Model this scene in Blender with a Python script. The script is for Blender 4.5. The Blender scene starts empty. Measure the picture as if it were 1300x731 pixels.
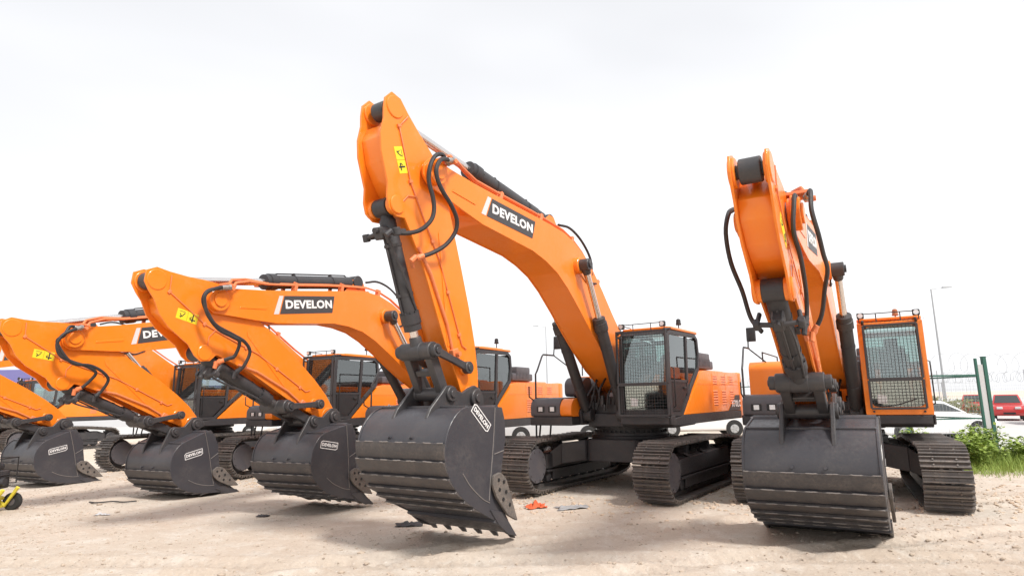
import bpy, bmesh, math, random
from mathutils import Vector, Matrix, noise
random.seed(7)
V = Vector
C = bpy.context.scene.collection
PI = math.pi

# ------------------------------------------------------------------ materials
MATS = {}
def nodes(name):
    m = bpy.data.materials.new(name); m.use_nodes = True
    nt = m.node_tree; b = nt.nodes['Principled BSDF']
    return m, nt, b
def N(nt, t, **kw):
    n = nt.nodes.new(t)
    for k, v in kw.items():
        if k in n.inputs: n.inputs[k].default_value = v
        else: setattr(n, k, v)
    return n
def ramp(nt, src, p0, p1, c0=(0,0,0,1), c1=(1,1,1,1)):
    r = nt.nodes.new('ShaderNodeValToRGB')
    r.color_ramp.elements[0].position = p0; r.color_ramp.elements[1].position = p1
    r.color_ramp.elements[0].color = c0; r.color_ramp.elements[1].color = c1
    nt.links.new(src, r.inputs[0]); return r
def mixc(nt, fac, a, b):
    m = nt.nodes.new('ShaderNodeMix'); m.data_type = 'RGBA'
    if hasattr(fac, 'links') or hasattr(fac, 'is_output'): nt.links.new(fac, m.inputs[0])
    else: m.inputs[0].default_value = fac
    for s, i in ((a, 6), (b, 7)):
        if isinstance(s, tuple): m.inputs[i].default_value = s if len(s) == 4 else (*s, 1)
        else: nt.links.new(s, m.inputs[i])
    return m.outputs[2]
def dirty(name, col, dirt, rough=.4, metal=0.0, amount=.3, scale=3.0, coat=0.0, bump=0.0, bscale=60, spec=.5, thr=.55):
    """a surface colour with patches of dust on it"""
    m, nt, b = nodes(name)
    tc = N(nt, 'ShaderNodeTexCoord')
    n1 = N(nt, 'ShaderNodeTexNoise', Scale=scale, Detail=8.0, Roughness=.62)
    n2 = N(nt, 'ShaderNodeTexNoise', Scale=scale*9, Detail=6.0, Roughness=.7)
    nt.links.new(tc.outputs['Object'], n1.inputs['Vector']); nt.links.new(tc.outputs['Object'], n2.inputs['Vector'])
    r1 = ramp(nt, n1.outputs['Fac'], thr-.13, thr+.2)
    r2 = ramp(nt, n2.outputs['Fac'], .35, .7)
    mul = N(nt, 'ShaderNodeMath', operation='MULTIPLY'); nt.links.new(r1.outputs[0], mul.inputs[0]); nt.links.new(r2.outputs[0], mul.inputs[1])
    mu2 = N(nt, 'ShaderNodeMath', operation='MULTIPLY'); nt.links.new(mul.outputs[0], mu2.inputs[0]); mu2.inputs[1].default_value = amount
    c = mixc(nt, mu2.outputs[0], col, dirt)
    nt.links.new(c, b.inputs['Base Color'])
    rr = N(nt, 'ShaderNodeMapRange'); rr.inputs['To Min'].default_value = rough; rr.inputs['To Max'].default_value = min(1, rough+.3)
    nt.links.new(n2.outputs['Fac'], rr.inputs['Value']); rr.inputs['From Min'].default_value = .35; rr.inputs['From Max'].default_value = .75
    nt.links.new(rr.outputs[0], b.inputs['Roughness'])
    b.inputs['Metallic'].default_value = metal
    b.inputs['Specular IOR Level'].default_value = spec
    b.inputs['Coat Weight'].default_value = coat; b.inputs['Coat Roughness'].default_value = .12
    if bump:
        n3 = N(nt, 'ShaderNodeTexNoise', Scale=bscale, Detail=5.0)
        nt.links.new(tc.outputs['Object'], n3.inputs['Vector'])
        bp = N(nt, 'ShaderNodeBump', Strength=bump, Distance=.01); nt.links.new(n3.outputs['Fac'], bp.inputs['Height'])
        nt.links.new(bp.outputs[0], b.inputs['Normal'])
    MATS[name] = m; return m
DUST = (.42, .33, .25)
ORANGE = dirty('orange_paint', (.85, .212, .010), (.74, .37, .17), .3, amount=.45, coat=.4, scale=1.6, spec=.4, thr=.6)
ORANGE2 = dirty('faded_orange', (.72, .2, .07), (.62, .34, .2), .4, amount=.45, scale=2)
GREYP = dirty('bucket_grey', (.046, .045, .053), (.15, .135, .125), .3, amount=.45, scale=2.4, bump=.08, spec=.55)
STRIP = dirty('strip_grey', (.050, .047, .050), (.20, .165, .14), .38, amount=.55, scale=3.5, bump=.12, thr=.45)
WELD = dirty('weld', (.22, .2, .19), (.1, .09, .09), .5, amount=.9, scale=9, thr=.5)
CHAR = dirty('charcoal', (.034, .033, .037), (.16, .13, .11), .42, amount=.35, scale=3)
LINKG = dirty('link_grey', (.042, .041, .045), (.15, .12, .1), .35, amount=.5, scale=4, bump=.1)
BLACK = dirty('black_plastic', (.018, .018, .02), (.1, .085, .07), .4, amount=.3, scale=4)
COVER = dirty('cover_grey', (.085, .08, .09), (.3, .25, .21), .42, amount=.3, scale=3)
TRACK = dirty('track_steel', (.125, .115, .112), (.36, .30, .25), .36, metal=.45, amount=.75, scale=5, bump=.15, thr=.47)
HOSE = dirty('hose_rubber', (.022, .02, .022), (.12, .1, .09), .45, amount=.4, scale=6)
STEEL = dirty('steel', (.42, .40, .38), (.2, .17, .14), .3, metal=.8, amount=.5, scale=8)
CUTTER = dirty('cutter_dusty', (.095, .085, .08), (.28, .23, .19), .65, amount=.9, scale=6, bump=.3, thr=.42)
CHROME = dirty('chrome', (.72, .68, .66), (.5, .4, .35), .12, metal=1.0, amount=.2)
WHITE = dirty('white_vinyl', (.8, .8, .8), (.6, .57, .53), .45, amount=.2)
DECAL = dirty('decal_grey', (.05, .048, .052), (.09, .08, .08), .4, amount=.2)
SILVER = dirty('decal_silver', (.62, .6, .6), (.5, .48, .46), .4, amount=.2)
YELLOW = dirty('label_yellow', (.80, .62, .02), (.6, .5, .2), .5, amount=.25)
INK = dirty('label_ink', (.03, .03, .03), (.05, .05, .05), .6, amount=.1)
SEAT = dirty('seat_cloth', (.05, .05, .055), (.09, .085, .08), .9, amount=.3)
LAMPG = dirty('lamp_glass', (.75, .76, .78), (.5, .5, .5), .1, amount=.1, metal=.3)
AMBER = dirty('beacon_amber', (.32, .12, .05), (.2, .1, .05), .3, amount=.1)
GREEN = dirty('fence_green', (.018, .10, .075), (.12, .15, .12), .45, amount=.3, scale=4)
GALV = dirty('galvanised', (.42, .43, .44), (.3, .3, .3), .5, metal=.5, amount=.3)
TYRE = dirty('tyre', (.022, .022, .022), (.1, .09, .08), .85, amount=.3)
YPAINT = dirty('yellow_paint', (.72, .6, .05), (.4, .33, .15), .5, amount=.5, scale=7)
SHEET = dirty('plastic_sheet', (.5, .5, .52), (.4, .34, .28), .5, amount=.5, scale=10)
RCLOTH = dirty('orange_cloth', (.6, .11, .04), (.5, .25, .15), .8, amount=.3, scale=12)
CONC = dirty('pale_concrete', (.5, .49, .48), (.38, .36, .34), .9, amount=.6, scale=.3, bump=.3, bscale=8)

def carpaint(name, col):
    m = dirty(name, col, tuple(c*.7+.1 for c in col), .25, amount=.25, coat=.5, scale=2); return m
def glassmat(name, tint, refl=.1, rough=.02):
    m = bpy.data.materials.new(name); m.use_nodes = True; nt = m.node_tree
    nt.nodes.clear()
    out = N(nt, 'ShaderNodeOutputMaterial'); tr = N(nt, 'ShaderNodeBsdfTransparent'); gl = N(nt, 'ShaderNodeBsdfGlossy')
    tr.inputs[0].default_value = (*tint, 1); gl.inputs['Roughness'].default_value = rough; gl.inputs[0].default_value = (.9, .95, .95, 1)
    fr = N(nt, 'ShaderNodeFresnel', IOR=1.5); ad = N(nt, 'ShaderNodeMath', operation='ADD'); ad.inputs[1].default_value = refl
    nt.links.new(fr.outputs[0], ad.inputs[0])
    mx = N(nt, 'ShaderNodeMixShader'); nt.links.new(ad.outputs[0], mx.inputs[0]); nt.links.new(tr.outputs[0], mx.inputs[1]); nt.links.new(gl.outputs[0], mx.inputs[2])
    nt.links.new(mx.outputs[0], out.inputs[0]); return m
GLASS = glassmat('cab_glass', (.80, .90, .88), .17)
WGLASS = glassmat('windshield_glass', (.62, .74, .72), .22, .05)
DGLASS = glassmat('car_glass', (.12, .14, .15), .1)

# ------------------------------------------------------------------ mesh builder
class MB:
    def __init__(s): s.bm = bmesh.new()
    def _bevel(s, faces, off, seg=1):
        if off <= 0: return
        es = list({e for f in faces for e in f.edges})
        try: bmesh.ops.bevel(s.bm, geom=es, offset=off, segments=seg, affect='EDGES', profile=.6, clamp_overlap=True)
        except Exception: pass
    def poly(s, lo, hi, bev=0, seg=1):
        """two matching rings of points -> closed solid"""
        bm = s.bm
        a = [bm.verts.new(p) for p in lo]; b = [bm.verts.new(p) for p in hi]
        fs = [bm.faces.new(a[::-1]), bm.faces.new(b)]
        n = len(a)
        for i in range(n): fs.append(bm.faces.new((a[i], a[(i+1) % n], b[(i+1) % n], b[i])))
        bmesh.ops.recalc_face_normals(bm, faces=fs)
        s._bevel(fs, bev, seg); return s
    def prism(s, pts, y0, y1, bev=0, seg=1):      # outline in x,z
        return s.poly([(x, y0, z) for x, z in pts], [(x, y1, z) for x, z in pts], bev, seg)
    def slab(s, pts, z0, z1, bev=0, seg=1):       # outline in x,y
        return s.poly([(x, y, z0) for x, y in pts], [(x, y, z1) for x, y in pts], bev, seg)
    def box(s, x0, x1, y0, y1, z0, z1, bev=.008, seg=1):
        return s.slab([(x0, y0), (x1, y0), (x1, y1), (x0, y1)], z0, z1, bev, seg)
    def frame(s, p0, p1, up=V((0,0,1))):
        d = (V(p1)-V(p0)); L = d.length; d.normalize()
        u = V(up)
        if abs(d.dot(u)) > .95: u = V((1, 0, 0)) if abs(d.x) < .9 else V((0, 1, 0))
        r = d.cross(u).normalized(); u = r.cross(d).normalized()
        return d, r, u, L
    def bar(s, p0, p1, w, h, bev=.004, w1=None, h1=None):
        d, r, u, L = s.frame(p0, p1); w1 = w if w1 is None else w1; h1 = h if h1 is None else h1
        def ring(p, w, h): return [V(p)+r*a*w/2+u*b*h/2 for a, b in ((-1,-1),(1,-1),(1,1),(-1,1))]
        return s.poly(ring(p0, w, h), ring(p1, w1, h1), bev)
    def cyl(s, p0, p1, r0, r1=None, n=20, bev=0):
        d, r, u, L = s.frame(p0, p1); r1 = r0 if r1 is None else r1
        def ring(p, q): return [V(p)+(r*math.cos(t)+u*math.sin(t))*q for t in [2*PI*i/n for i in range(n)]]
        return s.poly(ring(p0, r0), ring(p1, r1), bev)
    def lathe(s, p0, p1, prof, n=24):
        """prof: list of (fraction along axis in metres, radius)"""
        d, r, u, L = s.frame(p0, p1); bm = s.bm; rings = []
        for a, q in prof:
            rings.append([bm.verts.new(V(p0)+d*a+(r*math.cos(t)+u*math.sin(t))*q) for t in [2*PI*i/n for i in range(n)]])
        fs = []
        for A, B in zip(rings, rings[1:]):
            for i in range(n): fs.append(bm.faces.new((A[i], A[(i+1) % n], B[(i+1) % n], B[i])))
        fs.append(bm.faces.new(rings[0][::-1])); fs.append(bm.faces.new(rings[-1]))
        bmesh.ops.recalc_face_normals(bm, faces=fs); return s
    def tube(s, pts, r, n=8, smooth=0):
        P = [V(p) for p in pts]
        if smooth: P = spline(P, smooth)
        bm = s.bm; rings = []; prev = None
        for i, p in enumerate(P):
            t = (P[min(i+1, len(P)-1)]-P[max(i-1, 0)]).normalized()
            if prev is None:
                a = V((0, 0, 1)) if abs(t.z) < .9 else V((1, 0, 0)); u = t.cross(a).normalized()
            else: u = (prev-t*prev.dot(t)).normalized()
            prev = u; w = t.cross(u)
            rr = r[i] if isinstance(r, list) else r
            rings.append([bm.verts.new(p+(u*math.cos(q)+w*math.sin(q))*rr) for q in [2*PI*k/n for k in range(n)]])
        fs = []
        for A, B in zip(rings, rings[1:]):
            for i in range(n): fs.append(bm.faces.new((A[i], A[(i+1) % n], B[(i+1) % n], B[i])))
        fs.append(bm.faces.new(rings[0][::-1])); fs.append(bm.faces.new(rings[-1]))
        bmesh.ops.recalc_face_normals(bm, faces=fs); return s
    def ball(s, c, r, sub=2, sc=(1,1,1)):
        g = bmesh.ops.create_icosphere(s.bm, subdivisions=sub, radius=r)
        for v in g['verts']: v.co = V((v.co.x*sc[0], v.co.y*sc[1], v.co.z*sc[2]))+V(c)
        return s
    def mesh(s, name, mats, angle=35, flat=False):
        me = bpy.data.meshes.new(name); s.bm.to_mesh(me); s.bm.free()
        for m in (mats if isinstance(mats, (list, tuple)) else [mats]): me.materials.append(m)
        if not flat:
            me.shade_smooth(); me.set_sharp_from_angle(angle=math.radians(angle))
        return me
def spline(P, k):
    out = []
    for i in range(len(P)-1):
        p0 = P[i-1] if i else P[0]*2-P[1]; p1, p2 = P[i], P[i+1]; p3 = P[i+2] if i+2 < len(P) else P[-1]*2-P[-2]
        for j in range(k):
            t = j/k
            out.append(.5*((2*p1)+(p2-p0)*t+(2*p0-5*p1+4*p2-p3)*t*t+(3*p1-p0-3*p2+p3)*t**3))
    out.append(P[-1]); return out
def inset(pts, d):
    """shrink a simple polygon by d"""
    n = len(pts); A = sum(pts[i][0]*pts[(i+1) % n][1]-pts[(i+1) % n][0]*pts[i][1] for i in range(n))
    sg = 1 if A > 0 else -1; out = []
    for i in range(n):
        a, b, c = V((*pts[i-1], 0)), V((*pts[i], 0)), V((*pts[(i+1) % n], 0))
        e1 = (b-a).normalized(); e2 = (c-b).normalized()
        n1 = V((-e1.y, e1.x, 0))*sg; n2 = V((-e2.y, e2.x, 0))*sg; m = n1+n2; k = m.length
        m = m/k; q = d/max(.35, m.dot(n1)); p = b+m*q; out.append((p.x, p.y))
    return out
def rounded(pts, r, k=4):
    """round the corners of a 2d polygon"""
    out = []; n = len(pts)
    for i in range(n):
        a, b, c = V((*pts[i-1], 0)), V((*pts[i], 0)), V((*pts[(i+1) % n], 0))
        d1 = (a-b); d2 = (c-b); q = min(r, d1.length*.45, d2.length*.45)
        p = b+d1.normalized()*q; s = b+d2.normalized()*q
        for j in range(k+1):
            t = j/k; w = p*(1-t)**2+b*2*t*(1-t)+s*t*t; out.append((w.x, w.y))
    return out

CACHE = {}
def cached(key, fn):
    if key not in CACHE: CACHE[key] = fn()
    return CACHE[key]
def part(name, me, parent=None, M=None, label=None):
    o = bpy.data.objects.new(name, me); C.objects.link(o)
    if parent is not None: o.parent = parent
    if M is not None: o.matrix_basis = M
    if label: o['label'] = label
    return o
def tag(o, label, cat, group=None, kind=None):
    if label: o['label'] = label
    if cat: o['category'] = cat
    if group: o['group'] = group
    if kind: o['kind'] = kind
    return o
def text_mesh(s, size, mat, bold=.02, wide=1.25, depth=.004, shear=0):
    cu = bpy.data.curves.new('lettering', 'FONT'); cu.body = s; cu.size = size; cu.offset = bold*size; cu.extrude = depth/2
    cu.align_x = 'CENTER'; cu.align_y = 'CENTER'; cu.shear = shear; cu.space_character = 1.08; cu.resolution_u = 3
    o = bpy.data.objects.new('lettering', cu); C.objects.link(o)
    dg = bpy.context.evaluated_depsgraph_get(); dg.update()
    me = bpy.data.meshes.new_from_object(o.evaluated_get(dg))
    bpy.data.objects.remove(o)
    for v in me.vertices: v.co.x *= wide
    me.materials.clear(); me.materials.append(mat); return me
def basis(o, x, y, z=None):
    """matrix with origin o and axes x, y"""
    x = V(x).normalized(); z = x.cross(V(y)).normalized(); y = z.cross(x)
    return Matrix(((x.x, y.x, z.x, o[0]), (x.y, y.y, z.y, o[1]), (x.z, y.z, z.z, o[2]), (0, 0, 0, 1)))

# ------------------------------------------------------------------ excavator dimensions
FX, FZ, LB, LT = .301, 2.146, 6.767, 3.08
AX, AZ, BX, BZ, IX, IZ, CX, CZ = -.862, .418, .383, .72, 2.65, .03, 2.933, 1.0
BOOM_TOP = [(-.28, .02), (-.16, .26), (.35, .42), (.9, .6), (1.4, .8), (1.9, 1.02), (2.35, 1.19), (2.75, 1.28), (3.15, 1.31), (3.5, 1.27), (4.0, 1.12), (4.5, .95), (5.3, .67), (6.0, .43), (6.5, .28)]
BOOM_END = [(6.72, .23), (6.9, .16), (6.97, 0), (6.92, -.15), (6.78, -.22)]
BOOM_BOT = [(6.5, -.17), (6.05, -.10), (5.6, -.02), (5.2, .1), (4.8, .22), (4.3, .37), (3.9, .43), (3.5, .44), (3.1, .37), (2.6, .22), (2.1, .05), (1.6, -.1), (1.0, -.24), (.4, -.3), (0, -.28), (-.2, -.18)]
ARM_OUT = [(-.98, .28), (-1.06, .42), (-.98, .56), (-.84, .62), (-.71, .655), (-.52, .76), (-.3, .81), (.1, .8), (.28, .86), (.42, .86), (.53, .76), (.56, .62), (.72, .57), (1.2, .44), (1.7, .37), (2.3, .29), (2.8, .18), (3.1, .15), (3.22, .05), (3.2, -.1), (3.08, -.19), (2.8, -.27), (2.4, -.32), (1.9, -.34), (1.3, -.33), (.7, -.31), (.2, -.29), (-.1, -.25), (-.32, -.12), (-.55, .04), (-.8, .19)]
# bucket: pin of the arm at the origin, x towards the back, z up
BK_BACK = [(.08, -.13), (.45, -.10), (.72, -.085), (.86, -.12), (.98, -.2), (1.08, -.32), (1.15, -.5), (1.155, -.68), (1.08, -.88), (.94, -1.06), (.74, -1.22), (.5, -1.37), (.2, -1.53), (-.02, -1.66)]
BK_MOUTH = [(-.08, -1.66), (.1, -1.36), (.13, -1.0), (.05, -.72), (-.02, -.52), (-.02, -.28)]
BHW = .75

def m_boom():
    b = MB(); full = BOOM_TOP+BOOM_END+BOOM_BOT
    core = BOOM_TOP[:-2]+[(5.95, .35), (5.85, .0)]+BOOM_BOT[2:]
    b.prism(inset(core, .012), -.285, .285, .006)
    for s in (-1, 1): b.prism(full, s*.285, s*.312, .004)
    for s in (-1, 1):
        b.cyl((LB, s*.24, 0), (LB, s*.40, 0), .175, n=28, bev=.01)
        b.cyl((LB, s*.40, 0), (LB, s*.43, 0), .11, n=20, bev=.006)
        b.cyl((0, s*.28, 0), (0, s*.42, 0), .24, n=28, bev=.01)
        b.cyl((CX, s*.30, CZ-.06), (CX, s*.40, CZ-.06), .15, n=24, bev=.01)
        b.prism([(5.85, .19), (6.35, .04), (6.36, .0), (5.86, .14)], s*.312, s*.322, .003)
    for s in (-1, 1):
        b.prism([(3.35, 1.20), (3.55, 1.46), (3.68, 1.54), (3.82, 1.5), (4.05, 1.08)], s*.1-.02, s*.1+.02, .006)
    return b.mesh('boom', ORANGE)
def m_arm():
    b = MB()
    core = [(-.62, .12), (-.66, .58), (-.5, .70), (-.2, .72), (.05, .66), (.3, .56), (.72, .50), (1.2, .37), (1.7, .30), (2.3, .22), (2.8, .12), (3.0, .08), (3.0, -.16), (2.8, -.24), (2.4, -.29), (1.9, -.31), (1.3, -.30), (.7, -.28), (.2, -.26), (-.1, -.22), (-.32, -.09)]
    b.prism(core, -.19, .19, .008)
    for s in (-1, 1): b.prism(ARM_OUT, s*.19, s*.222, .004)
    for s in (-1, 1):
        b.cyl((AX, s*.16, AZ), (AX, s*.238, AZ), .15, n=24, bev=.01)
        b.cyl((BX, s*.13, BZ), (BX, s*.245, BZ), .12, n=24, bev=.01)
        b.cyl((IX, s*.2, IZ), (IX, s*.27, IZ), .1, n=20, bev=.01)
        b.prism([(.75, -.02), (.8, .03), (2.0, .22), (2.3, .27), (2.3, .21), (2.0, .16)], s*.222, s*.232, .002)
    b.cyl((LT, -.235, 0), (LT, .235, 0), .165, n=28, bev=.01)
    return b.mesh('arm', ORANGE)
def m_ear():
    b = MB(); o = [(-.2, -.13), (-.19, .02), (-.12, .12), (0, .17), (.12, .14), (.26, .08), (.38, .12), (.48, .19), (.58, .19), (.68, .1), (.9, -.08), (.98, -.2), (.6, -.12)]
    for s in (-1, 1):
        b.prism(o, s*.26, s*.31, .008)
        b.cyl((0, s*.24, 0), (0, s*.36, 0), .12, n=22, bev=.01); b.cyl((0, s*.36, 0), (0, s*.385, 0), .06, n=14, bev=.005)
        b.cyl((.51, s*.24, .08), (.51, s*.35, .08), .10, n=22, bev=.01); b.cyl((.51, s*.35, .08), (.51, s*.37, .08), .05, n=14, bev=.005)
    b.cyl((0, -.3, 0), (0, .3, 0), .06, n=16); b.cyl((.51, -.3, .08), (.51, .3, .08), .06, n=16)
    return b.mesh('bucket_ear', LINKG)
def smooth2(P, k=4):
    return [(p.x, p.y) for p in spline([V((a, b, 0)) for a, b in P], k)]
def m_bucket():
    b = MB(); bm = b.bm
    back = smooth2(BK_BACK, 3)
    # shell of 3 cm plate
    n = len(back); inner = []
    for i, p in enumerate(back):
        a = V((*back[max(i-1, 0)], 0)); c = V((*back[min(i+1, n-1)], 0)); t = (c-a).normalized(); nn = V((t.y, -t.x, 0))*-1
        q = V((*p, 0))-V((t.y*-1, t.x, 0))*-.03
        inner.append((q.x, q.y))
    # choose the side towards the pin opening
    cx = sum(p[0] for p in back)/n; cz = sum(p[1] for p in back)/n
    test = inner[n//2]; o = back[n//2]
    if math.hypot(test[0]-.4, test[1]+.7) > math.hypot(o[0]-.4, o[1]+.7):
        inner = [(2*p[0]-q[0], 2*p[1]-q[1]) for p, q in zip(back, inner)]
    b.prism(back+inner[::-1], -BHW+.012, BHW-.012, 0)
    side = back+BK_MOUTH
    for s in (-1, 1): b.prism(inset(side, -.012), s*(BHW-.03), s*BHW, .005)
    for s in (-1, 1):   # reinforcing strip along the mouth edge, proud of the plate
        b.prism([(.15, -.11), (.02, -.13), (-.03, -.3), (-.03, -.53), (.04, -.74), (.11, -1.0), (.31, -1.0), (.25, -.72), (.2, -.45)], s*BHW, s*(BHW+.018), .004)
    b.cyl((.1, -BHW+.02, -.15), (.1, BHW-.02, -.15), .055, n=14)
    # lip plate
    b.prism([(.25, -1.50), (-.14, -1.71), (-.10, -1.745), (.27, -1.54)], -BHW-.005, BHW+.005, .006)
    for s in (-1, 1): b.prism([(.36, -1.36), (.08, -1.44), (-.2, -1.80), (-.0, -1.73), (.2, -1.57)], s*(BHW-.0)-(.03 if s > 0 else -.03), s*(BHW+.016), .006)
    return b.mesh('bucket', GREYP, 30)
def along(poly, s):
    for a, c in zip(poly, poly[1:]):
        d = math.hypot(c[0]-a[0], c[1]-a[1])
        if s <= d: t = s/d; return (a[0]+(c[0]-a[0])*t, a[1]+(c[1]-a[1])*t), ((c[0]-a[0])/d, (c[1]-a[1])/d)
        s -= d
    return poly[-1], (0, -1)
def m_strip(k):
    back = smooth2(BK_BACK, 4); L = sum(math.dist(a, c) for a, c in zip(back, back[1:]))
    s0 = 1.26+k*.2; b = MB()
    pts = [along(back, s0+j*.045) for j in range(5)]
    out = []; inn = []
    for j, ((x, z), (tx, tz)) in enumerate(pts):
        nx, nz = -tz, tx                       # outward normal (away from the opening)
        th = .046-.009*j
        out.append((x+nx*th, z+nz*th)); inn.append((x+nx*.002, z+nz*.002))
    b.prism(out+inn[::-1], -BHW+.004, BHW-.004, .004)
    return b.mesh('wear_strip', STRIP)
def m_weld(k):
    back = smooth2(BK_BACK, 4); s0 = 1.26+k*.2; b = MB()
    (x, z), (tx, tz) = along(back, s0-.006); nx, nz = -tz, tx
    N_ = 60; pts = []; rad = []
    for t in range(N_+1):
        f = t/N_; y = -BHW+.02+(2*BHW-.04)*f; on = ((f*6+.25+.07*math.sin(k*2.1+f*9)) % 1) < .55
        pts.append((x+nx*.045, y, z+nz*.045+random.uniform(-.002, .002))); rad.append(.008 if on else .0015)
    b.tube(pts, rad, 5)
    return b.mesh('weld_bead', WELD)
def m_sideweld(s, j):
    b = MB(); y = s*(BHW+.003)
    if j == 0: b.tube([(.35, y, -1.28), (.5, y, -1.2), (.72, y, -1.02), (.86, y, -.85)], .006, 5, 5)
    if j == 1: b.tube([(.155, y, -.12), (.205, y, -.45), (.255, y, -.72), (.315, y, -1.0), (.36, y, -1.25)], .006, 5, 5)
    if j == 2: b.tube([(.03, y+s*.018, -.68), (.24, y+s*.018, -.70)], .006, 5)
    return b.mesh('weld_seam', WELD)
def m_tooth():
    b = MB()
    b.poly([(.13, -.065, .0), (.13, .065, .0), (.13, .065, .06), (.13, -.065, .06)], [(-.05, -.055, -.03), (-.05, .055, -.03), (-.05, .055, .035), (-.05, -.055, .035)], .01)
    b.poly([(-.045, -.05, -.028), (-.045, .05, -.028), (-.045, .05, .03), (-.045, -.05, .03)], [(-.17, -.042, -.06), (-.17, .042, -.06), (-.17, .042, -.045), (-.17, -.042, -.045)], .006)
    return b.mesh('tooth', LINKG)
def m_cutter(s):
    b = MB(); o = [(.31, -.95), (.17, -.93), (.05, -1.02), (-.03, -1.22), (-.17, -1.6), (.04, -1.49), (.26, -1.24), (.34, -1.07)]
    b.prism(rounded(o, .03, 2), s*(BHW+.02), s*(BHW+.06), .006)
    me = b.mesh('side_cutter', CUTTER); return me
CB = ((.22, -1.02), (.11, -1.06), (.21, -1.14), (.07, -1.19), (.14, -1.27), (.0, -1.36))
def m_cutbolt():
    b = MB(); b.cyl((0, -.006, 0), (0, .006, 0), .024, n=8); return b.mesh('bolt', BLACK)
def m_btopbar():
    b = MB(); b.box(.68, .73, -BHW+.02, BHW-.02, -.092, -.06, .006)
    for y in (-.18, .18): b.cyl((1.12, y, -.42), (1.165, y, -.40), .018, n=8)
    return b.mesh('stiffener_bar', GREYP)

def m_cylbody(L, r):
    def f():
        b = MB()
        b.cyl((0, -.11, 0), (0, .11, 0), r*1.15, n=22, bev=.008)
        b.lathe((0, 0, 0), (1, 0, 0), [(.03, r*.6), (r*1.3, r*.8), (r*1.6, r), (L-.24, r), (L-.235, r*1.22), (L-.1, r*1.22), (L-.095, r*1.1), (L-.01, r*1.1), (L, r*.7)], 26)
        b.tube([(r*2, 0, r*.9), (r*2.3, 0, r*1.2), (L*.5, 0, r*1.22), (L-.3, 0, r*1.2), (L-.2, 0, r*.9)], .015, 6)
        for t in (.3, .7): b.cyl((L*t-.02, 0, 0), (L*t+.02, 0, 0), r*1.06, n=24); b.box(L*t-.02, L*t+.02, -.03, .03, r*.9, r*1.34, .004)
        for i in range(10):
            a = 2*PI*i/10; b.cyl((L-.238, math.cos(a)*r*1.08, math.sin(a)*r*1.08), (L-.26, math.cos(a)*r*1.08, math.sin(a)*r*1.08), .016, n=6)
        return b.mesh('cylinder_body', CHAR)
    return cached(('cyl', L, r), f)
def m_cylrod(L, r):
    def f():
        b = MB(); b.cyl((-L, 0, 0), (-r*1.2, 0, 0), r, n=20); return b.mesh('rod', CHROME)
    return cached(('rod', L, r), f)
def m_rodeye(r, w=.10):
    def f():
        b = MB(); b.cyl((0, -w, 0), (0, w, 0), r*2.0, n=24, bev=.008); b.lathe((0, 0, 0), (-1, 0, 0), [(r*.5, r*1.5), (r*3, r*1.35), (r*3.3, r*1.2)], 20)
        b.cyl((0, -w-.03, 0), (0, w+.03, 0), r*1.1, n=16, bev=.005)
        return b.mesh('rod_eye', LINKG)
    return cached(('eye', r, w), f)
def cylinder(name, parent, p0, p1, L, r, rr, M0):
    d = (V(p1)-V(p0)); D = d.length; y = V((0, 1, 0)); x = d.normalized(); z = x.cross(y).normalized(); y = z.cross(x)
    M = Matrix(((x.x, y.x, z.x, p0[0]), (x.y, y.y, z.y, p0[1]), (x.z, y.z, z.z, p0[2]), (0, 0, 0, 1)))
    L = min(L, D-.22)
    L = round(L, 2)
    o = part(name, m_cylbody(L, r), parent, M0 @ M)
    Lr = round(max(.1, D-L+.2), 1)
    Lr = min(Lr, D-.05)
    part('rod', m_cylrod(round(Lr, 2), rr), o, Matrix.Translation((D, 0, 0)))
    part('rod_eye', m_rodeye(rr, .1), o, Matrix.Translation((D, 0, 0)))
    return o

# ---- undercarriage
G, SH = 1.374, .32
def track_path():
    pts = []
    def arc(cx, cz, r, a0, a1, n):
        for i in range(n+1):
            a = a0+(a1-a0)*i/n; pts.append((cx+r*math.cos(a), cz+r*math.sin(a)))
    pts.append((-1.6, .055)); pts.append((1.6, .055))
    arc(1.875, .515, .462, -PI/2+.1, PI/2, 14)
    pts += [(1.3, .965), (.7, .975), (.1, .965), (-.5, .985), (-1.1, .95)]
    arc(-1.98, .48, .385, PI/2, 3*PI/2-.15, 12)
    return pts
def resample(P, n):
    P = P+[P[0]]; L = [0]
    for a, c in zip(P, P[1:]): L.append(L[-1]+math.dist(a, c))
    out = []; j = 0
    for i in range(n):
        s = L[-1]*i/n
        while L[j+1] < s: j += 1
        t = (s-L[j])/(L[j+1]-L[j]); a, c = P[j], P[j+1]
        out.append((a[0]+(c[0]-a[0])*t, a[1]+(c[1]-a[1])*t))
    return out, L[-1]
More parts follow.
